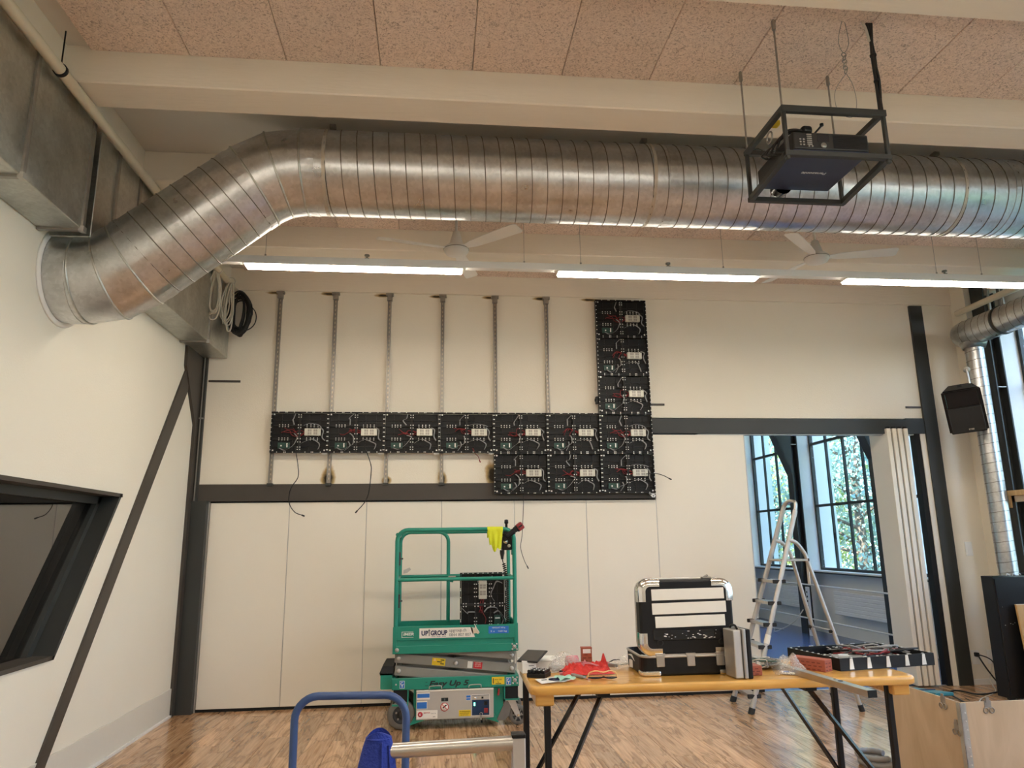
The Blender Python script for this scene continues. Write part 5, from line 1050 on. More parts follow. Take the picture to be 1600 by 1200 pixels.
# red pouch
t = item('fabric_pouch', 'crumpled bright red fabric pouch with a peaked corner', 'bag', .985, 4.93, 4)
def pouch(u, v):
    x = -.135+.27*u; y = -.075+.17*v; e = math.sin(math.pi*min(1, max(0, u)))**.5*math.sin(math.pi*v)**.6
    z = .004+.036*e*(1+.45*math.sin(11*u+5*v)*math.cos(7*v)+.42*abs(math.sin(17*u-9*v+2*math.sin(6*v)))-.25*abs(math.cos(23*u+13*v))); pk = math.exp(-((u-.90)/.055)**2-((v-.62)/.16)**2); return (x, y, z+.068*pk)
MB().grid(pouch, 70, 40).build('pouch_top', 'red_cloth', t); MB().grid(lambda u, v: (-.135+.27*u, -.075+.17*v, .003), 4, 4).build('pouch_base', 'red_cloth', t)
MB().tube(spline([(-.05, .02, .052), (-.01, .0, .056), (.03, -.01, .048), (.06, -.03, .04)], 5), .003, 6).tube(spline([(-.03, -.02, .05), (.01, -.03, .052), (.05, -.04, .04)], 5), .003, 6).build('piping', 'pink', t)
t = item('utility_knife', 'grey and black utility knife lying at the pouch edge', 'knife', .905, 4.79, -62)
MB().rbox((-.085, -.012, 0), (.055, .012, .014), .006, 2).build('handle', 'ribbon', t); MB().rbox((-.15, -.008, .002), (-.08, .008, .016), .004, 2).build('grip_insert', 'black', t); MB().box((.05, -.006, .004), (.085, .006, .006)).build('blade', 'chrome', t)
t = item('safety_goggles', 'clear safety goggles with pale rim in front of the red pouch', 'goggles', 1.035, 4.66, -3)
GX = .073; rim = [(GX*math.cos(a)*1.0, -.012-.02*abs(math.cos(a))**2*0, .006+.046*math.sin(a)**.7 if math.sin(a) > 0 else .006) for a in [math.pi*k/16 for k in range(17)]]
rim = [(GX*math.cos(math.pi*k/16), -.014+.03*math.cos(math.pi*k/16)**2, .008+.043*(math.sin(math.pi*k/16)**.55 if 0 < k < 16 else 0)-.010*math.exp(-((k-8)/1.6)**2)) for k in range(17)]
MB().tube(rim, .003, 8).build('rim', 'amber', t)
MB().grid(lambda u, v: (lambda p: (p[0], p[1], .005+(p[2]-.005)*v))(rim[min(16, int(round(u*16)))]), 16, 5).build('lens', 'lens', t)
MB().tube(spline([(-GX, .016, .012), (-.045, -.01, .012), (-.015, -.02, .016), (0, -.018, .022), (.015, -.02, .016), (.045, -.01, .012), (GX, .016, .012)], 4), .0032, 6).build('frame', 'black', t)
MB().tube(spline([(-GX, .016, .012), (-.05, .045, .008), (.02, .05, .006)], 5), .003, 6).tube(spline([(GX, .016, .012), (.05, .045, .008), (-.02, .055, .006)], 5), .003, 6).build('temple', 'black', t)
t = item('zip_bag', 'flat clear zip bag lying against the open black case', 'bag', 1.275, 5.1, 22)
MB().grid(lambda u, v: (-.085+.17*u, -.07+.14*v, .006+.022*abs(math.sin(3*u+2*v))+.03*u*v), 12, 10).build('film', 'film', t); MB().box((-.03, -.02, .016), (.02, .0, .022)).build('insert', 'paper', t); MB().tube([(-.06, .065, .018), (-.01, .075, .03), (.03, .07, .03)], .003, 6).build('zip_seal', 'black', t)
# open black tool case
p = tp(1.307, 4.735); t = thing('tool_case', 'black hard tool case standing open with chrome corners and white label strips', 'case', (p.x, p.y, TZ), R(-1), None, world=False)
CW, CD = .50, .36; SH = .098
def roundrect(w, h, r, n=5): return [(q[0], q[1]) for cx_, cy_, a0 in ((r, r, 180), (w-r, r, 270), (w-r, h-r, 0), (r, h-r, 90)) for q in arc((cx_, cy_, 0), r, a0, a0+90, n, 'xy')]
def shell(w, h, r, d, th, plane, bulge=.012):   # open tray: closed end at depth d
    o_ = roundrect(w, h, r); mb = MB(); n = len(o_)
    def ins(k): return [(w/2+(x-w/2)*(1-2*k/w), h/2+(y-h/2)*(1-2*k/h)) for x, y in o_]
    lay = [(th, .02), (th, 0), (0, 0), (0, d-bulge), (bulge*.4, d-bulge*.3), (bulge, d)]; vs = []
    lay = [(th, d-.012)]+[(th, 0), (0, 0), (0, d-bulge), (bulge*.35, d-bulge*.35), (bulge, d)]
    for k, z in lay: vs += [(x, y, z) for x, y in ins(k)]
    f = [(i*n+j, i*n+(j+1) % n, (i+1)*n+(j+1) % n, (i+1)*n+j) for i in range(len(lay)-1) for j in range(n)]
    f += [list(range(n)), [len(vs)-n+j for j in range(n)][::-1]]; mb.add(vs, f); mb.v = [plane @ v for v in mb.v]; return mb
mB = Matrix(((1, 0, 0, 0), (0, 1, 0, 0), (0, 0, -1, SH), (0, 0, 0, 1)))          # base: opening upward
mL = Matrix(((1, 0, 0, .0), (0, 0, -1, .078), (0, 1, 0, SH+.002), (0, 0, 0, 1)))   # lid: standing at the front, outside towards the viewer
bs = shell(CW, CD, .06, SH, .008, mB).build('base', 'black', t); LHT = .376
ld = shell(CW, LHT, .06, .078, .008, mL).build('lid', 'black', t)
rr_ = roundrect(CW, CD, .06); MB().tube([(x, y, SH-.004) for x, y in rr_], .006, 6, closed=True).build('base_rim', 'alu_matt', t)
rr_ = roundrect(CW, LHT, .06); MB().tube([(x, .074, SH+.002+z) for x, z in rr_], .006, 6, closed=True).build('lid_rim', 'alu_matt', t)
def corner(cx_, cz_, a0, name, par, y=0.0):
    mb = MB(); k = .058
    for r0, r1 in ((.026, .066),):
        ou = arc((cx_, 0, cz_), r1-.004, a0, a0+90, 6); inn = arc((cx_, 0, cz_), r0, a0, a0+90, 6); a1 = R(a0); a2 = R(a0+90)
        e0 = Vector((-math.sin(a1)*-1, 0, -math.cos(a1))); e1 = Vector((-math.sin(a2), 0, math.cos(a2)))
        ex0 = Vector((math.sin(a1), 0, -math.cos(a1)))*.05; ex1 = Vector((-math.sin(a2), 0, math.cos(a2)))*.05
        O_ = [Vector(ou[0])+ex0]+[Vector(q) for q in ou]+[Vector(ou[-1])+ex1]; I_ = [Vector(inn[0])+ex0]+[Vector(q) for q in inn]+[Vector(inn[-1])+ex1]; n = len(O_)
        vs = [(q.x, y-.004, q.z) for q in I_]+[(q.x+(q.x-cx_)*.0, y-.004, q.z) for q in O_]+[(q.x+(q.x-cx_)*.05, y+.012, q.z+(q.z-cz_)*.05) for q in O_]+[(q.x+(q.x-cx_)*.05, y+.05, q.z+(q.z-cz_)*.05) for q in O_]
        mb.add(vs, [(b_*n+j, b_*n+j+1, (b_+1)*n+j+1, (b_+1)*n+j) for b_ in range(3) for j in range(n-1)], True)
    mb.build(name, 'chrome', par)
Z0_ = SH+.002
for (cx_, cz_, a0) in ((.06, Z0_+.06, 180), (CW-.06, Z0_+.06, 270), (CW-.06, Z0_+LHT-.06, 0), (.06, Z0_+LHT-.06, 90)): corner(cx_, cz_, a0, 'corner_guard', ld)
for x in (.0, CW-.10):
    MB().rbox((x+.005, -.006, .002), (x+.095, .02, .026), .006, 2).rbox((x-.004 if x < .1 else x+.085, .0, .002), (x+.014 if x < .1 else x+.105, .07, .026), .006, 2).build('base_corner_guard', 'chrome', bs)
for k, (z, x0, x1, a) in enumerate(((.302, .066, .455, .6), (.233, .066, .462, 1.0), (.166, .08, .452, .9))):
    m_ = Matrix.Translation((.26, -.0016, Z0_+z)) @ Matrix.Rotation(R(-a), 4, 'Y'); MB().rbox((x0-.26, -.0012, -.028), (x1-.26, .002, .028), .001, 1, m_).build('label_strip', 'white_sticker', ld)
MB().rbox((.065, -.004, Z0_+.072), (CW-.06, .004, Z0_+.128), .004, 1).build('worn_band', 'blackgloss', ld)
mb = MB(); rn = random.Random(9)
for k in range(34): x, z, s_ = rn.uniform(.10, CW-.10), Z0_+rn.uniform(.082, .120), rn.uniform(.0012, .004); mb.box((x-s_*1.6, -.0048, z-s_*.6), (x+s_*1.6, -.0036, z+s_*.6))
stuff(mb.build('scuff', 'screw', ld)); mb = MB(); [mb.lathe([(.012, 0), (.016, 0), (.016, -.004), (.012, -.004)], (x, -.0, Z0_+.062), 'y', 12) for x in (.10, CW-.075)]; mb.build('rubber_foot', 'rubber', ld)
for x in (.075, .235, .39): MB().rbox((x, -.010, SH-.052), (x+.042, .002, SH+.004), .003, 1).box((x-.004, -.006, SH-.004), (x+.046, .004, SH+.012)).build('hinge', 'alu', bs)
MB().box((.09, .0, SH-.004), (CW-.06, .003, SH+.008)).build('hinge_strip', 'alu_matt', bs)
MB().rbox((.355, .03, Z0_+LHT), (.405, .06, Z0_+LHT+.010), .003, 1).cyl((.37, .045, Z0_+LHT+.008), (.39, .045, Z0_+LHT+.018), .006, 8).build('catch', 'zinc', ld)
t = item('cable_offcut', 'white folded papers lying inside the open black case', 'paper', 1.40, 4.98, 10); MB().grid(lambda u, v: (-.08+.18*u, -.05+.12*v, .05+.03*math.sin(3*u+2*v)**2), 10, 8).build('sheet', 'paper', t); MB().box((-.07, -.04, .012), (.09, .06, .05)).build('stack', 'paper', t); t.name = 'paper_stack'
# aluminium flight case standing on edge
p = tp(1.85, 4.62); t = thing('aluminium_case', 'slim aluminium case standing on edge beside the black tool case', 'case', (p.x, p.y, TZ), R(3), None, world=False)
MB().rbox((-.012, -.06, .004), (.03, .06, .232), .005, 2).build('left_shell', 'alu_matt', t); MB().rbox((.032, -.068, .002), (.052, .06, .238), .005, 2).build('edge_profile', 'alu', t); MB().rbox((.054, -.066, 0), (.078, .06, .236), .006, 2).build('right_shell', 'black', t)
MB().tube(spline([(.02, -.04, .236), (.02, -.02, .250), (.02, .02, .250), (.02, .04, .236)], 4), .006, 6).build('handle', 'black', t)
brickbox('brick_carton', 'low brick-red carton lying beside the aluminium case', 2.005, 4.70, 2, .075, .09, .048); 
brickbox('brick_carton', 'brick-red carton on end, half hidden behind the aluminium case', 1.955, 4.83, 0, .05, .05, .085)
t = brickbox('brick_carton', 'long brick-red carton wedged between metal bar and lying LED cabinet', 2.455, 4.80, -58, .20, .07, .06)
# tangle of white and black patch leads, bag on the right
t = item('cable_tangle', 'tangled heap of white and dark patch leads on the table', 'cables', 2.165, 4.88, 0); rn = random.Random(4)
for m_, c_ in (('wire_white', 9), ('pcb', 6), ('ribbon', 6)):
    mb = MB()
    for k in range(c_):
        pts = [(rn.uniform(-.085, .085), rn.uniform(-.07, .075), .008+rn.uniform(0, .042)) for _ in range(6)]; mb.tube(spline(pts, 4), .0042, 5)
    stuff(mb.build('lead', m_, t))
mb = MB(); [mb.rbox((x-.01, y-.008, .03), (x+.01, y+.008, .045), .002, 1) for x, y in [(rn.uniform(-.07, .07), rn.uniform(-.06, .05)) for _ in range(10)]]; stuff(mb.build('plug', 'screw', t))
t = item('plastic_bag', 'crumpled clear bag with a blue printed label beside the metal bar', 'bag', 2.27, 4.72, -18)
MB().grid(lambda u, v: (-.085+.17*u, -.09+.19*v, .003+.075*math.sin(math.pi*u)**.8*math.sin(math.pi*v)**.5*(1+.4*math.sin(13*u+4*v)*math.cos(9*v-3*u))), 26, 20).build('film', 'film', t)
MB().rbox((-.05, -.085, .004), (.04, -.02, .012), .003, 1).build('white_card', 'paper', t); MB().box((-.04, -.075, .0122), (-.012, -.035, .0128)).box((.0, -.07, .0122), (.028, -.04, .0128)).build('blue_print', 'blue_sticker', t)
# aluminium bar
a_ = tp(2.225, 5.19, .795); b_ = tp(2.338, 3.93, .795); t = thing('metal_bar', 'rectangular aluminium bar lying across the table and overhanging its front edge', 'bar', (b_.x, b_.y, TZ)); d = (b_-a_); L_ = d.length; ang_ = math.atan2(d.y, d.x)
m_ = Matrix.Translation((a_.x, a_.y, TZ)) @ Matrix.Rotation(ang_, 4, 'Z')
MB().rbox((0, -.021, .0), (L_, .021, .030), .002, 1, m_).build('tube', 'alu', t); MB().box((L_-.001, -.021, 0), (L_+.004, .021, .030), m_).build('end_plug', 'black', t)
MB().lathe([(0, 0), (.012, 0), (.012, .0008)], (L_-.22, .002, .0302), 'z', 14, m_).build('slot_hole', 'gasket', t); MB().lathe([(0, 0), (.006, 0), (.006, .0008)], (L_-.27, .006, .0302), 'z', 10, m_).build('small_hole', 'gasket', t)
# LED cabinet lying on its face
p0 = tp(2.595, 4.69, .78); ang_ = R(9)
lc = cabinet('black LED cabinet lying open side up at the right table end', (p0.x, p0.y, TZ+.001), Matrix.Rotation(ang_, 4, 'Z') @ Matrix.Rotation(R(-90), 4, 'X'), None)
stuff(cab_part(lc, 'side_fin', 'cab_fin', f_fin, 'screw'))
t = thing('wire_heap', 'grey and red wires heaped inside the lying LED cabinet', 'cables', (p0.x+.3, p0.y+.25, TZ+.03)); rn = random.Random(8)
for m_, c_, zz in (('ribbon', 12, .095), ('wire_red', 6, .08), ('wire_black', 7, .085)):
    mb = MB()
    for k in range(c_):
        pts = [(p0.x+.30+rn.gauss(0, .075), p0.y+.22+rn.gauss(0, .055), TZ+.035+rn.uniform(0, zz-.035)) for _ in range(5)]; mb.tube(spline(pts, 4), .005, 5)
    stuff(mb.build('loose_lead', m_, t))
t = thing('spare_module', 'grey module plate resting inside the lying LED cabinet behind the long carton', 'module', (p0.x+.12, p0.y+.15, TZ+.04)); MB().rbox((-.09, -.06, .04), (.09, .06, .055), .004, 1, Matrix.Translation((p0.x+.13, p0.y+.12, TZ)) @ Matrix.Rotation(R(-20), 4, 'Z')).build('plate', 'ribbon', t); MB().box((-.06, -.03, .055), (-.01, .02, .062), Matrix.Translation((p0.x+.13, p0.y+.12, TZ)) @ Matrix.Rotation(R(-20), 4, 'Z')).build('chip', 'screw', t)

# ------------------------------------------------------------------ stepladder
t = thing('stepladder', 'aluminium stepladder standing open in the doorway to the far room', 'ladder', (3.55, 7.33, 0))
FLx, FRx = (3.035, 7.64, 0), (2.985, 7.085, 0); TLt, TRt = (3.66, 7.455, 1.90), (3.70, 7.255, 1.90)
V = Vector
def on(a, b, z): a, b = V(a), V(b); return a.lerp(b, (z-a.z)/(b.z-a.z))
for a, b in ((FLx, TLt), (FRx, TRt)):
    d = (V(b)-V(a)).normalized(); MB().tube([a, b], .027, 8, flat=.6).build('front_rail', 'alu_matt', t)
    MB().tube([V(a)-d*.004, V(a)+d*.055], .033, 8, flat=.75).build('foot_cap', 'rubber', t)
MB().tube(spline([TLt, (3.685, 7.445, 1.965), (3.705, 7.40, 1.995), (3.715, 7.33, 2.0), (3.72, 7.275, 1.975), TRt], 5), .025, 8, flat=.7).build('hand_hoop', 'alu', t)
MB().tube([on(FRx, TRt, .62), on(FRx, TRt, .70)], .031, 8, flat=.66).build('white_tape', 'white_sticker', t)
for k, z in enumerate((.165, .385, .60, .805, 1.005, 1.21)):
    a, b = on(FLx, TLt, z), on(FRx, TRt, z); w = .075
    vs = [a+V((-w*.75, 0, 0)), b+V((-w*.75, 0, 0)), b+V((w*.5, 0, 0)), a+V((w*.5, 0, 0))]
    MB().add([*vs, *[v-V((0, 0, .026)) for v in vs]], [(0, 1, 2, 3), (7, 6, 5, 4), (0, 4, 5, 1), (1, 5, 6, 2), (2, 6, 7, 3), (3, 7, 4, 0)]).build('tread', 'alu', t)
    for q in (a, b): MB().rbox(q+V((-.075, -.014, -.03)), q+V((.055, .014, .006)), .004, 1).build('tread_end', 'rubber', t)
a, b = on(FLx, TLt, 1.41), on(FRx, TRt, 1.41)
MB().rbox((a.x-.02, b.y-.01, 1.39), (a.x+.26, a.y+.01, 1.412), .006, 1).build('platform', 'alu', t); MB().rbox((a.x+.255, b.y-.015, 1.385), (a.x+.275, a.y+.015, 1.42), .006, 1).build('platform_edge', 'rubber', t)
RL, RR_ = (4.11, 7.62, 0), (4.06, 7.02, 0); jl, jr = on(FLx, TLt, 1.60), on(FRx, TRt, 1.60)
for f_, j in ((RL, jl), (RR_, jr)):
    k = V((j.x+.16, j.y, 1.46)); MB().tube([*spline([j, j+V((.08, 0, -.03)), k], 4), V(f_)], .021, 8).build('rear_leg', 'alu_matt', t); d = (V(f_)-k).normalized(); MB().tube([V(f_)-d*.06, V(f_)], .026, 8).build('foot_cap', 'rubber', t)
def rear(f_, j, z): return on((j.x+.16, j.y, 1.46), f_, z)
for z in (.72,): MB().cyl(rear(RL, jl, z), rear(RR_, jr, z), .011, 8).build('rear_rung', 'alu', t); [MB().lathe([(0, -.03), (.016, -.03), (.016, .0)], rear(f_, j, z)+V((-.01, 0, 0)), 'x', 10).build('rung_rivet', 'rubber', t) for f_, j in ((RL, jl), (RR_, jr))]
MB().cyl(rear(RL, jl, .26), rear(RR_, jr, .26), .006, 8).build('tie_rod', 'zinc', t)
MB().tube([on(FLx, TLt, .2), rear(RL, jl, .2)], .003, 5).build('safety_strap', 'rubber', t)
MB().box((3.80, 7.29, 1.16), (3.81, 7.33, 1.39)).build('hang_tag', 'white_sticker', t)

# ------------------------------------------------------------------ right corner: ducts, speaker, cabinet, boards
t = thing('side_duct', 'smaller galvanised spiral duct along the right wall with a vertical drop pipe', 'air duct', (6.2, 6.0, 3.93)); HX, HZ, HR = 6.20, 3.94, .155
MB().lathe([(0, 7.76), (HR*.6, 7.755), (HR*.92, 7.70), (HR, 7.62), (HR, -3.9), (0, -3.9)], (HX, 0, HZ), 'y', 36).build('horizontal_duct', 'galv', t)
mb = MB()
for k in range(32): y = 7.60-.105*k; mb.tube([(HX+HR*math.cos(2*math.pi*j/28), y+.05*math.cos(2*math.pi*j/28), HZ+HR*math.sin(2*math.pi*j/28)) for j in range(28)], .0035, 4, closed=True)
stuff(mb.build('spiral_seam', 'seam', t)); MB().lathe([(HR, -.02), (HR+.008, -.02), (HR+.008, .02), (HR, .02)], (HX, 7.05, HZ), 'y', 36).build('coupling', 'steel_dark', t)
VX, VY, VR = 6.225, 7.56, .098
MB().cyl((VX, VY, .02), (VX, VY, HZ-.08), VR, 30).build('vertical_pipe', 'galv', t); mb = MB()
for k in range(34): z = .15+.108*k; mb.tube([(VX+VR*math.cos(2*math.pi*j/24), VY+VR*math.sin(2*math.pi*j/24), z+.014*math.sin(2*math.pi*j/24+2)) for j in range(24)], .003, 4, closed=True)
stuff(mb.build('pipe_seam', 'seam', t)); MB().lathe([(VR+.01, .0), (VR+.02, -.02), (VR+.045, .05)], (VX, VY, HZ-.17), 'z', 28).build('saddle_collar', 'galv_box', t)
for y in (7.05, 7.25): MB().box((6.23, y-.012, HZ+HR-.02), (6.25, y+.012, ZC)).build('hanger', 'zinc', t)
t = thing('cream_rail', 'cream painted rail pipe above the smaller duct along right wall', 'pipe', (6.2, 6, 4.23)); MB().cyl((6.2, 7.72, 4.225), (6.2, -3.9, 4.225), .036, 14).build('tube', 'cream', t)
for y in (7.06, 4.5): MB().box((6.19, y-.01, 4.25), (6.21, y+.01, ZC)).build('pipe_hanger', 'steel_brown', t)
t = thing('wall_speaker', 'black loudspeaker bracketed high on the wall beside the vertical pipe', 'speaker', (5.866, 7.4, 3.024), 0, None, world=False)
m_ = Matrix.Rotation(R(-38), 4, 'Z') @ Matrix.Rotation(R(27), 4, 'X') @ Matrix.Rotation(R(-4), 4, 'Y'); w, h = .192, .26
mb = MB(); f0 = [(-w, -.14, -h), (w, -.14, -h), (w, -.14, h*.98), (-w, -.14, h*.98)]; b0 = [(-w*.66, .17, -h*.95), (w*.66, .17, -h*.95), (w*.66, .17, h*.86), (-w*.66, .17, h*.86)]
mb.add(f0+b0, [(0, 1, 2, 3), (7, 6, 5, 4), (0, 4, 5, 1), (1, 5, 6, 2), (2, 6, 7, 3), (3, 7, 4, 0)]); bm_ = mb; me_tmp = mb.mesh('tmp'); bmx = bmesh.new(); bmx.from_mesh(me_tmp); bmesh.ops.bevel(bmx, geom=bmx.edges[:], offset=.02, segments=2, affect='EDGES'); bmx.verts.index_update()
MB().add([v.co.copy() for v in bmx.verts], [[v.index for v in f.verts] for f in bmx.faces], False, m_).build('enclosure', 'black', t); bmx.free()
MB().rbox((-w+.03, -.150, -h+.02), (w-.03, -.138, h*.18), .008, 2, m_).build('bass_grille', 'rubber', t)
def horn(u, v): 
    s = abs(u-.5)*2; r_ = abs(v-.5)*2; q = max(s, r_); return ((u-.5)*2*(w-.035), -.1445+.09*(1-q)**.8, h*.22+(v*(h*.70)))
MB().grid(horn, 14, 10, 0.0, False, m_).build('horn', 'blackgloss', t); MB().box((-w+.025, -.149, h*.185), (w-.025, -.14, h*.21), m_).build('horn_surround', 'black', t); MB().box((-w+.025, -.149, h*.925), (w-.025, -.14, h*.945), m_).build('horn_surround', 'black', t)
MB().box((.0, -.156, -h*.84), (.05, -.150, -h*.78), m_).build('name_plate', 'alu_matt', t); text('maker_lettering', 'JBL', .016, 'black_ink', t, m_ @ front_mtx(.008, -.157, -h*.83), bold=.0004)
MB().box((-.02, -.02, h*.9), (.02, .1, h*.93), m_).build('top_groove', 'rubber', t); MB().cyl((.10, .12, h*.85), (.10, .2, h*1.45), .012, 8, m_).lathe([(.012, -.012), (.035, -.012), (.035, .012), (.012, .012)], (.10, .19, h*1.42), 'y', 14, m_).build('wall_bracket', 'alu_matt', t)
mb = MB(); [mb.cyl((x, 0, -h-.02), (x, 0, -h), .008, 8, m_) for x in (-.08, .1)]; mb.build('bottom_screw', 'zinc', t)
MB().tube(spline([(.2, .1, .25), (.30, .16, .32), (.40, .18, .30)], 5), .005, 5).build('speaker_cord', 'wire_white', t)
t = thing('junction_box', 'small red-brown box fixed beside the steel column near the speaker', 'box', (6.44, 7.66, 3.28)); MB().rbox((6.42, 7.64, 3.20), (6.46, 7.69, 3.36), .003, 1).build('housing', 'brick_card', t); MB().box((6.415, 7.645, 3.22), (6.421, 7.685, 3.34)).build('cover', 'brick_dark', t)
t = thing('black_cabinet', 'tall black equipment cabinet in front of the vertical pipe', 'cabinet', (5.95, 7.3, 0)); MB().rbox((5.74, 7.20, .02), (6.42, 7.37, 1.205), .004, 1).build('body', 'black', t); MB().box((5.75, 7.196, .06), (5.76, 7.202, 1.18)).box((5.74, 7.196, 1.195), (6.42, 7.21, 1.21)).build('front_edge', 'blackgloss', t)
mb = MB(); [mb.box((x, 7.22, 0), (x+.05, 7.27, .02)) for x in (5.76, 6.35)]; mb.build('foot', 'rubber', t)
mb = MB(); rn = random.Random(6); [mb.box((x, 7.1985, z), (x+rn.uniform(.004, .012), 7.2003, z+.004)) for x, z in [(5.80, .72), (5.86, .735), (5.885, .728), (5.91, .742), (5.80, .90)]]; stuff(mb.build('scratch', 'screw', t))
t = thing('hardware_pile', 'small silver fittings lying on the black cabinet top', 'hardware', (6.02, 7.3, 1.205)); mb = MB(); [mb.tube(arc((5.95+.035*k, 7.25+.02*(k % 2), 1.214), .012, 0, 300, 8, 'xy' if k % 2 else 'xz'), .004, 5) for k in range(5)]; mb.build('clips', 'screw', t); MB().rbox((6.15, 7.24, 1.206), (6.25, 7.34, 1.23), .005, 1).build('dark_block', 'rubber', t)
t = thing('pine_board', 'raw pine board leaning upright against the black cabinet', 'board', (6.0, 7.1, 0)); m_ = Matrix.Translation((5.91, 7.09, 0)) @ Matrix.Rotation(R(-4), 4, 'X'); MB().rbox((0, -.012, 0), (.40, .012, .93), .003, 1, m_).build('plank', 'pine', t); MB().box((0, -.0125, .926), (.4, .0125, .932), m_).build('end_grain', 'cream', t)
t = thing('pine_batten', 'short pine batten frame fixed beside the steel column by the window', 'batten', (6.4, 7.55, 2.0)); MB().rbox((6.40, 7.30, 2.05), (6.43, 7.62, 2.11), .003, 1).build('rail', 'pine', t); MB().rbox((6.405, 7.585, 1.92), (6.435, 7.62, 2.05), .003, 1).build('upright', 'pine', t); MB().rbox((6.42, 7.30, 1.98), (6.44, 7.58, 2.05), .003, 1).build('lower_rail', 'ply', t)
t = thing('light_switch', 'white light switch on the wall right of the dark post', 'switch', (6.14, 8.0, 1.47)); MB().rbox((6.095, 7.998, 1.395), (6.185, YB, 1.552), .004, 1).build('plate', 'white', t); MB().rbox((6.108, 7.994, 1.41), (6.172, 8.0, 1.537), .003, 1).build('rocker', 'white', t)
for x, lab in ((5.985, 'white wall socket with the black plug below the light switch'), (6.175, 'empty white wall socket nearest the black cabinet')):
    t = thing('wall_socket', lab, 'socket', (x+.045, 8.0, .29), 0, 'wall sockets by the dark post'); MB().rbox((x, 7.997, .215), (x+.09, YB, .365), .004, 1).build('plate', 'white', t); mb = MB(); [mb.lathe([(.0, 0), (.016, 0), (.02, -.004)], (x+.045, 7.998, z), 'y', 10) for z in (.26, .325)]; mb.build('insert', 'greywhite', t)
t = thing('power_cord', 'black power cord drooping from wall plug to the floor', 'cord', (6.03, 7.95, .3)); MB().rbox((6.012, 7.95, .30), (6.05, 8.0, .345), .008, 2).build('plug', 'black', t)
MB().tube(spline([(6.03, 7.95, .31), (6.06, 7.9, .2), (6.12, 7.84, .06), (6.09, 7.7, .012), (5.85, 7.55, .012), (5.62, 7.5, .012), (5.55, 7.7, .012), (5.38, 7.6, .012), (5.2, 7.1, .012), (5.0, 6.5, .012)], 6), .008, 6).build('cord', 'wire_black', t)
MB().tube(spline([(6.035, 7.95, .325), (6.14, 7.9, .27), (6.2, 7.86, .1), (6.1, 7.75, .016), (6.05, 7.6, .016)], 6), .007, 6).build('second_cord', 'wire_black', t); MB().rbox((6.07, 7.56, .002), (6.13, 7.62, .05), .012, 2).build('adapter', 'black', t)
t = thing('white_cord', 'white cord lying in loops on the floor below the sockets', 'cord', (5.9, 7.6, .01)); MB().tube(spline([(6.15, 7.9, .25), (6.05, 7.85, .08), (5.9, 7.6, .009), (5.5, 7.3, .009), (5.3, 7.0, .009), (5.6, 6.8, .009), (6.0, 6.95, .009), (6.3, 6.85, .009)], 6), .006, 6).build('cord', 'wire_white', t)
struct(MB().box((5.955, YB-.012, 0), (6.36, YB, .06)).build('baseboard_back', 'white'))

# hinged plywood case sides
def latch(t, mtx):
    MB().box((-.022, -.003, -.03), (.022, 0, .012), mtx).build('latch_plate', 'zinc', t)
    for s in (-1, 1): MB().tube([Vector((s*.020+.016*math.cos(a), -.006, -.045+.016*math.sin(a))) for a in [2*math.pi*k/12 for k in range(12)]], .0035, 6, closed=True, mtx=mtx).build('wing', 'zinc', t)
    MB().box((-.012, -.006, .0), (.012, 0, .03), mtx).build('hook', 'zinc', t)
PZ = .60; t = thing('plywood_case', 'hinged plywood case sides standing open with butterfly latches', 'case', (3.4, 4.7, 0))
MB().rbox((3.276, 4.555, .004), (3.288, 5.34, PZ), .001, 1).build('left_panel', 'ply', t); MB().rbox((3.29, 4.545, .004), (4.35, 4.557, PZ), .001, 1).build('front_panel', 'ply', t); 
MB().box((3.272, 4.541, .004), (3.312, 4.546, PZ-.004)).box((3.270, 4.541, .004), (3.275, 4.575, PZ-.004)).build('corner_strip', 'galv_box', t)
mb = MB(); [mb.lathe([(0, -.003), (.004, -.003), (.005, 0)], (3.30, 4.541, .04+.05*k), 'y', 8) for k in range(11)]; stuff(mb.build('rivet', 'screw', t))
mB_ = lambda x, z: Matrix.Translation((x, 4.545, z)); latch(t, mB_(3.462, PZ-.005)); mS = lambda y, z: Matrix.Translation((3.276, y, z)) @ Matrix.Rotation(R(-90), 4, 'Z')
latch(t, mS(4.70, PZ-.005)); latch(t, mS(4.60, .46)); latch(t, mS(5.30, .47))
t = thing('teal_tray', 'teal plastic tray peeking over the plywood case side', 'tray', (3.42, 4.95, 0)); MB().rbox((3.305, 4.80, .0), (3.43, 5.2, .56), .01, 2).build('body', 'tealbox', t); m_ = Matrix.Translation((3.36, 5.0, .575)) @ Matrix.Rotation(R(-6), 4, 'X'); MB().rbox((-.065, -.2, -.01), (.07, .2, .012), .006, 2, m_).build('lid', 'tealbox', t); MB().box((-.06, -.02, .012), (.066, .0, .018), m_).build('lid_rib', 'navy_ink', t)
t = thing('vacuum_hose', 'grey flexible hose curled on the floor beside the plywood case', 'hose', (3.24, 5.35, .03)); MB().tube([(3.2+.10*math.cos(a)*(1-.0*a), 5.42+.12*math.sin(a), .03) for a in [math.pi*2*k/30 for k in range(27)]], [.024 if k % 2 else .021 for k in range(27)], 10).build('hose', 'ribbon', t)
MB().tube([(3.19+.10*math.cos(a), 5.43+.12*math.sin(a), .07) for a in [math.pi*2*k/30+.3 for k in range(24)]], [.022 if k % 2 else .019 for k in range(24)], 10).build('upper_turn', 'ribbon', t)

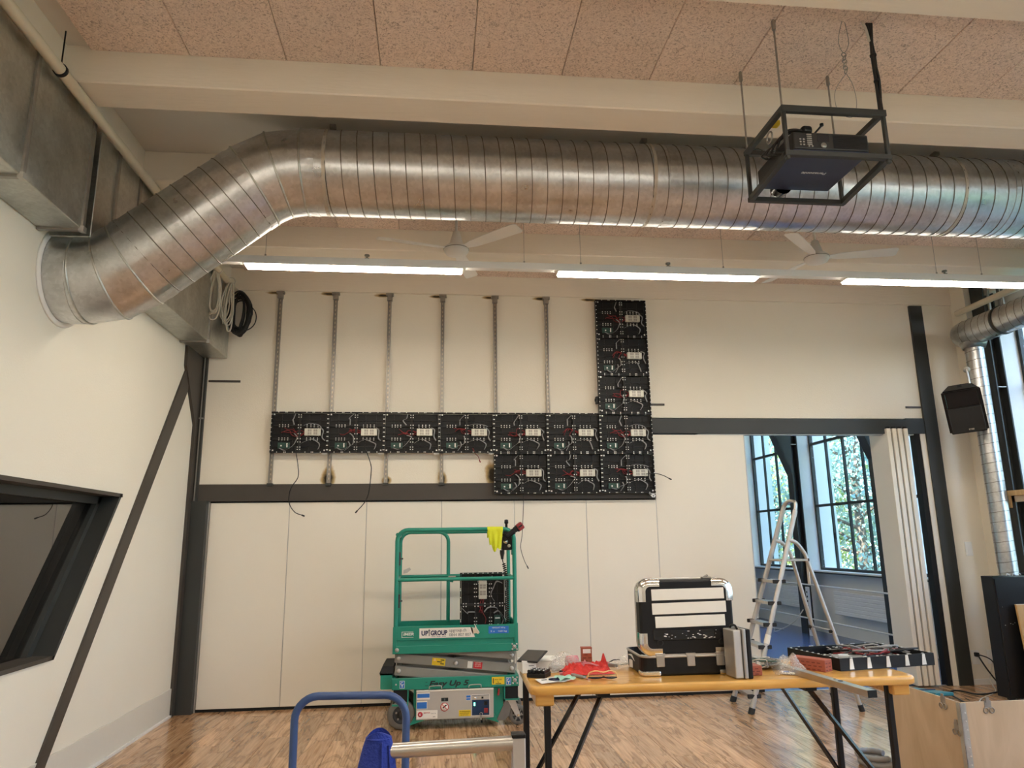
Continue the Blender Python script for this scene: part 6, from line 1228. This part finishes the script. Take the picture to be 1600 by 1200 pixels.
# ------------------------------------------------------------------ foreground: trolley handle, aluminium stand, blue cloth
t = thing('trolley', 'platform trolley with a blue tubular push handle', 'trolley', (-.36, 3.2, 0)); hy = 3.48
MB().tube([(-.60, hy, .14)]+arc((-.505, hy, .87), .098, 180, 90, 7)+arc((-.218, hy, .865), .098, 90, 0, 7)+[(-.122, hy, .14)], .017, 14).build('push_handle', 'blue_tube', t)
MB().rbox((-.64, 2.72, .13), (-.08, 3.52, .165), .012, 2).build('deck', 'blue_tube', t); MB().rbox((-.62, 2.74, .164), (-.10, 3.44, .170), .003, 1).build('deck_mat', 'rubber', t)
for x in (-.55, -.17):
    for y in (2.82, 3.38): MB().lathe([(0, -.016), (.05, -.016), (.055, 0), (.05, .016), (0, .016)], (x, y, .055), 'x', 18).build('caster', 'tyre', t); MB().box((x-.02, y-.012, .06), (x+.02, y+.012, .13)).build('caster_fork', 'zinc', t)
t = thing('aluminium_stand', 'aluminium stand with a round crossbar and square capped post', 'stand', (.03, 2.6, 0))
MB().tube([(-.20, 2.60, .9555), (.262, 2.60, .9655)], .0235, 16).build('crossbar', 'alu', t); MB().rbox((.260, 2.578, .0), (.304, 2.622, .985), .003, 1).build('post', 'alu_matt', t); MB().rbox((.259, 2.577, .983), (.305, 2.623, .997), .003, 1).build('post_cap', 'black', t)
MB().rbox((-.20, 2.578, 0), (-.156, 2.622, .972), .003, 1).build('post', 'alu_matt', t)
mb = MB(); [mb.box((x-.04, 2.45, 0), (x+.04, 2.70, .02)) for x in (.282, -.178)]; stuff(mb.build('foot_plate', 'alu_matt', t))
t = thing('work_jacket', 'blue work cloth hung over the left end of the aluminium stand', 'cloth', (-.18, 2.6, .5))
def jk(u, v):
    a = u*2*math.pi; s = v; z = 1.010-.55*s; rx = .042+.085*s**.8+.012*math.sin(3*a+4*s)*s; ry = .034+.05*s+.015*math.sin(5*a+2)*s; cx_ = -.178-.03*s; return (cx_+rx*math.cos(a), 2.60+ry*math.sin(a), z-.012*math.cos(2*a)*(1-s))
MB().grid(jk, 40, 20).build('cloth', 'blue_cloth', t); MB().lathe([(.0, .012), (.02, .010), (.043, .0)], (-.178, 2.6, 1.000), 'z', 20).build('cloth_top', 'blue_cloth', t)
mb = MB(); [mb.tube([Vector(jk(u_, v_)) + Vector((0, -.004, 0)) for v_ in [.05+.9*i/14 for i in range(15)]], .0035, 5) for u_ in (.80, .88)]; mb.build('seam', 'blue_cloth', t)
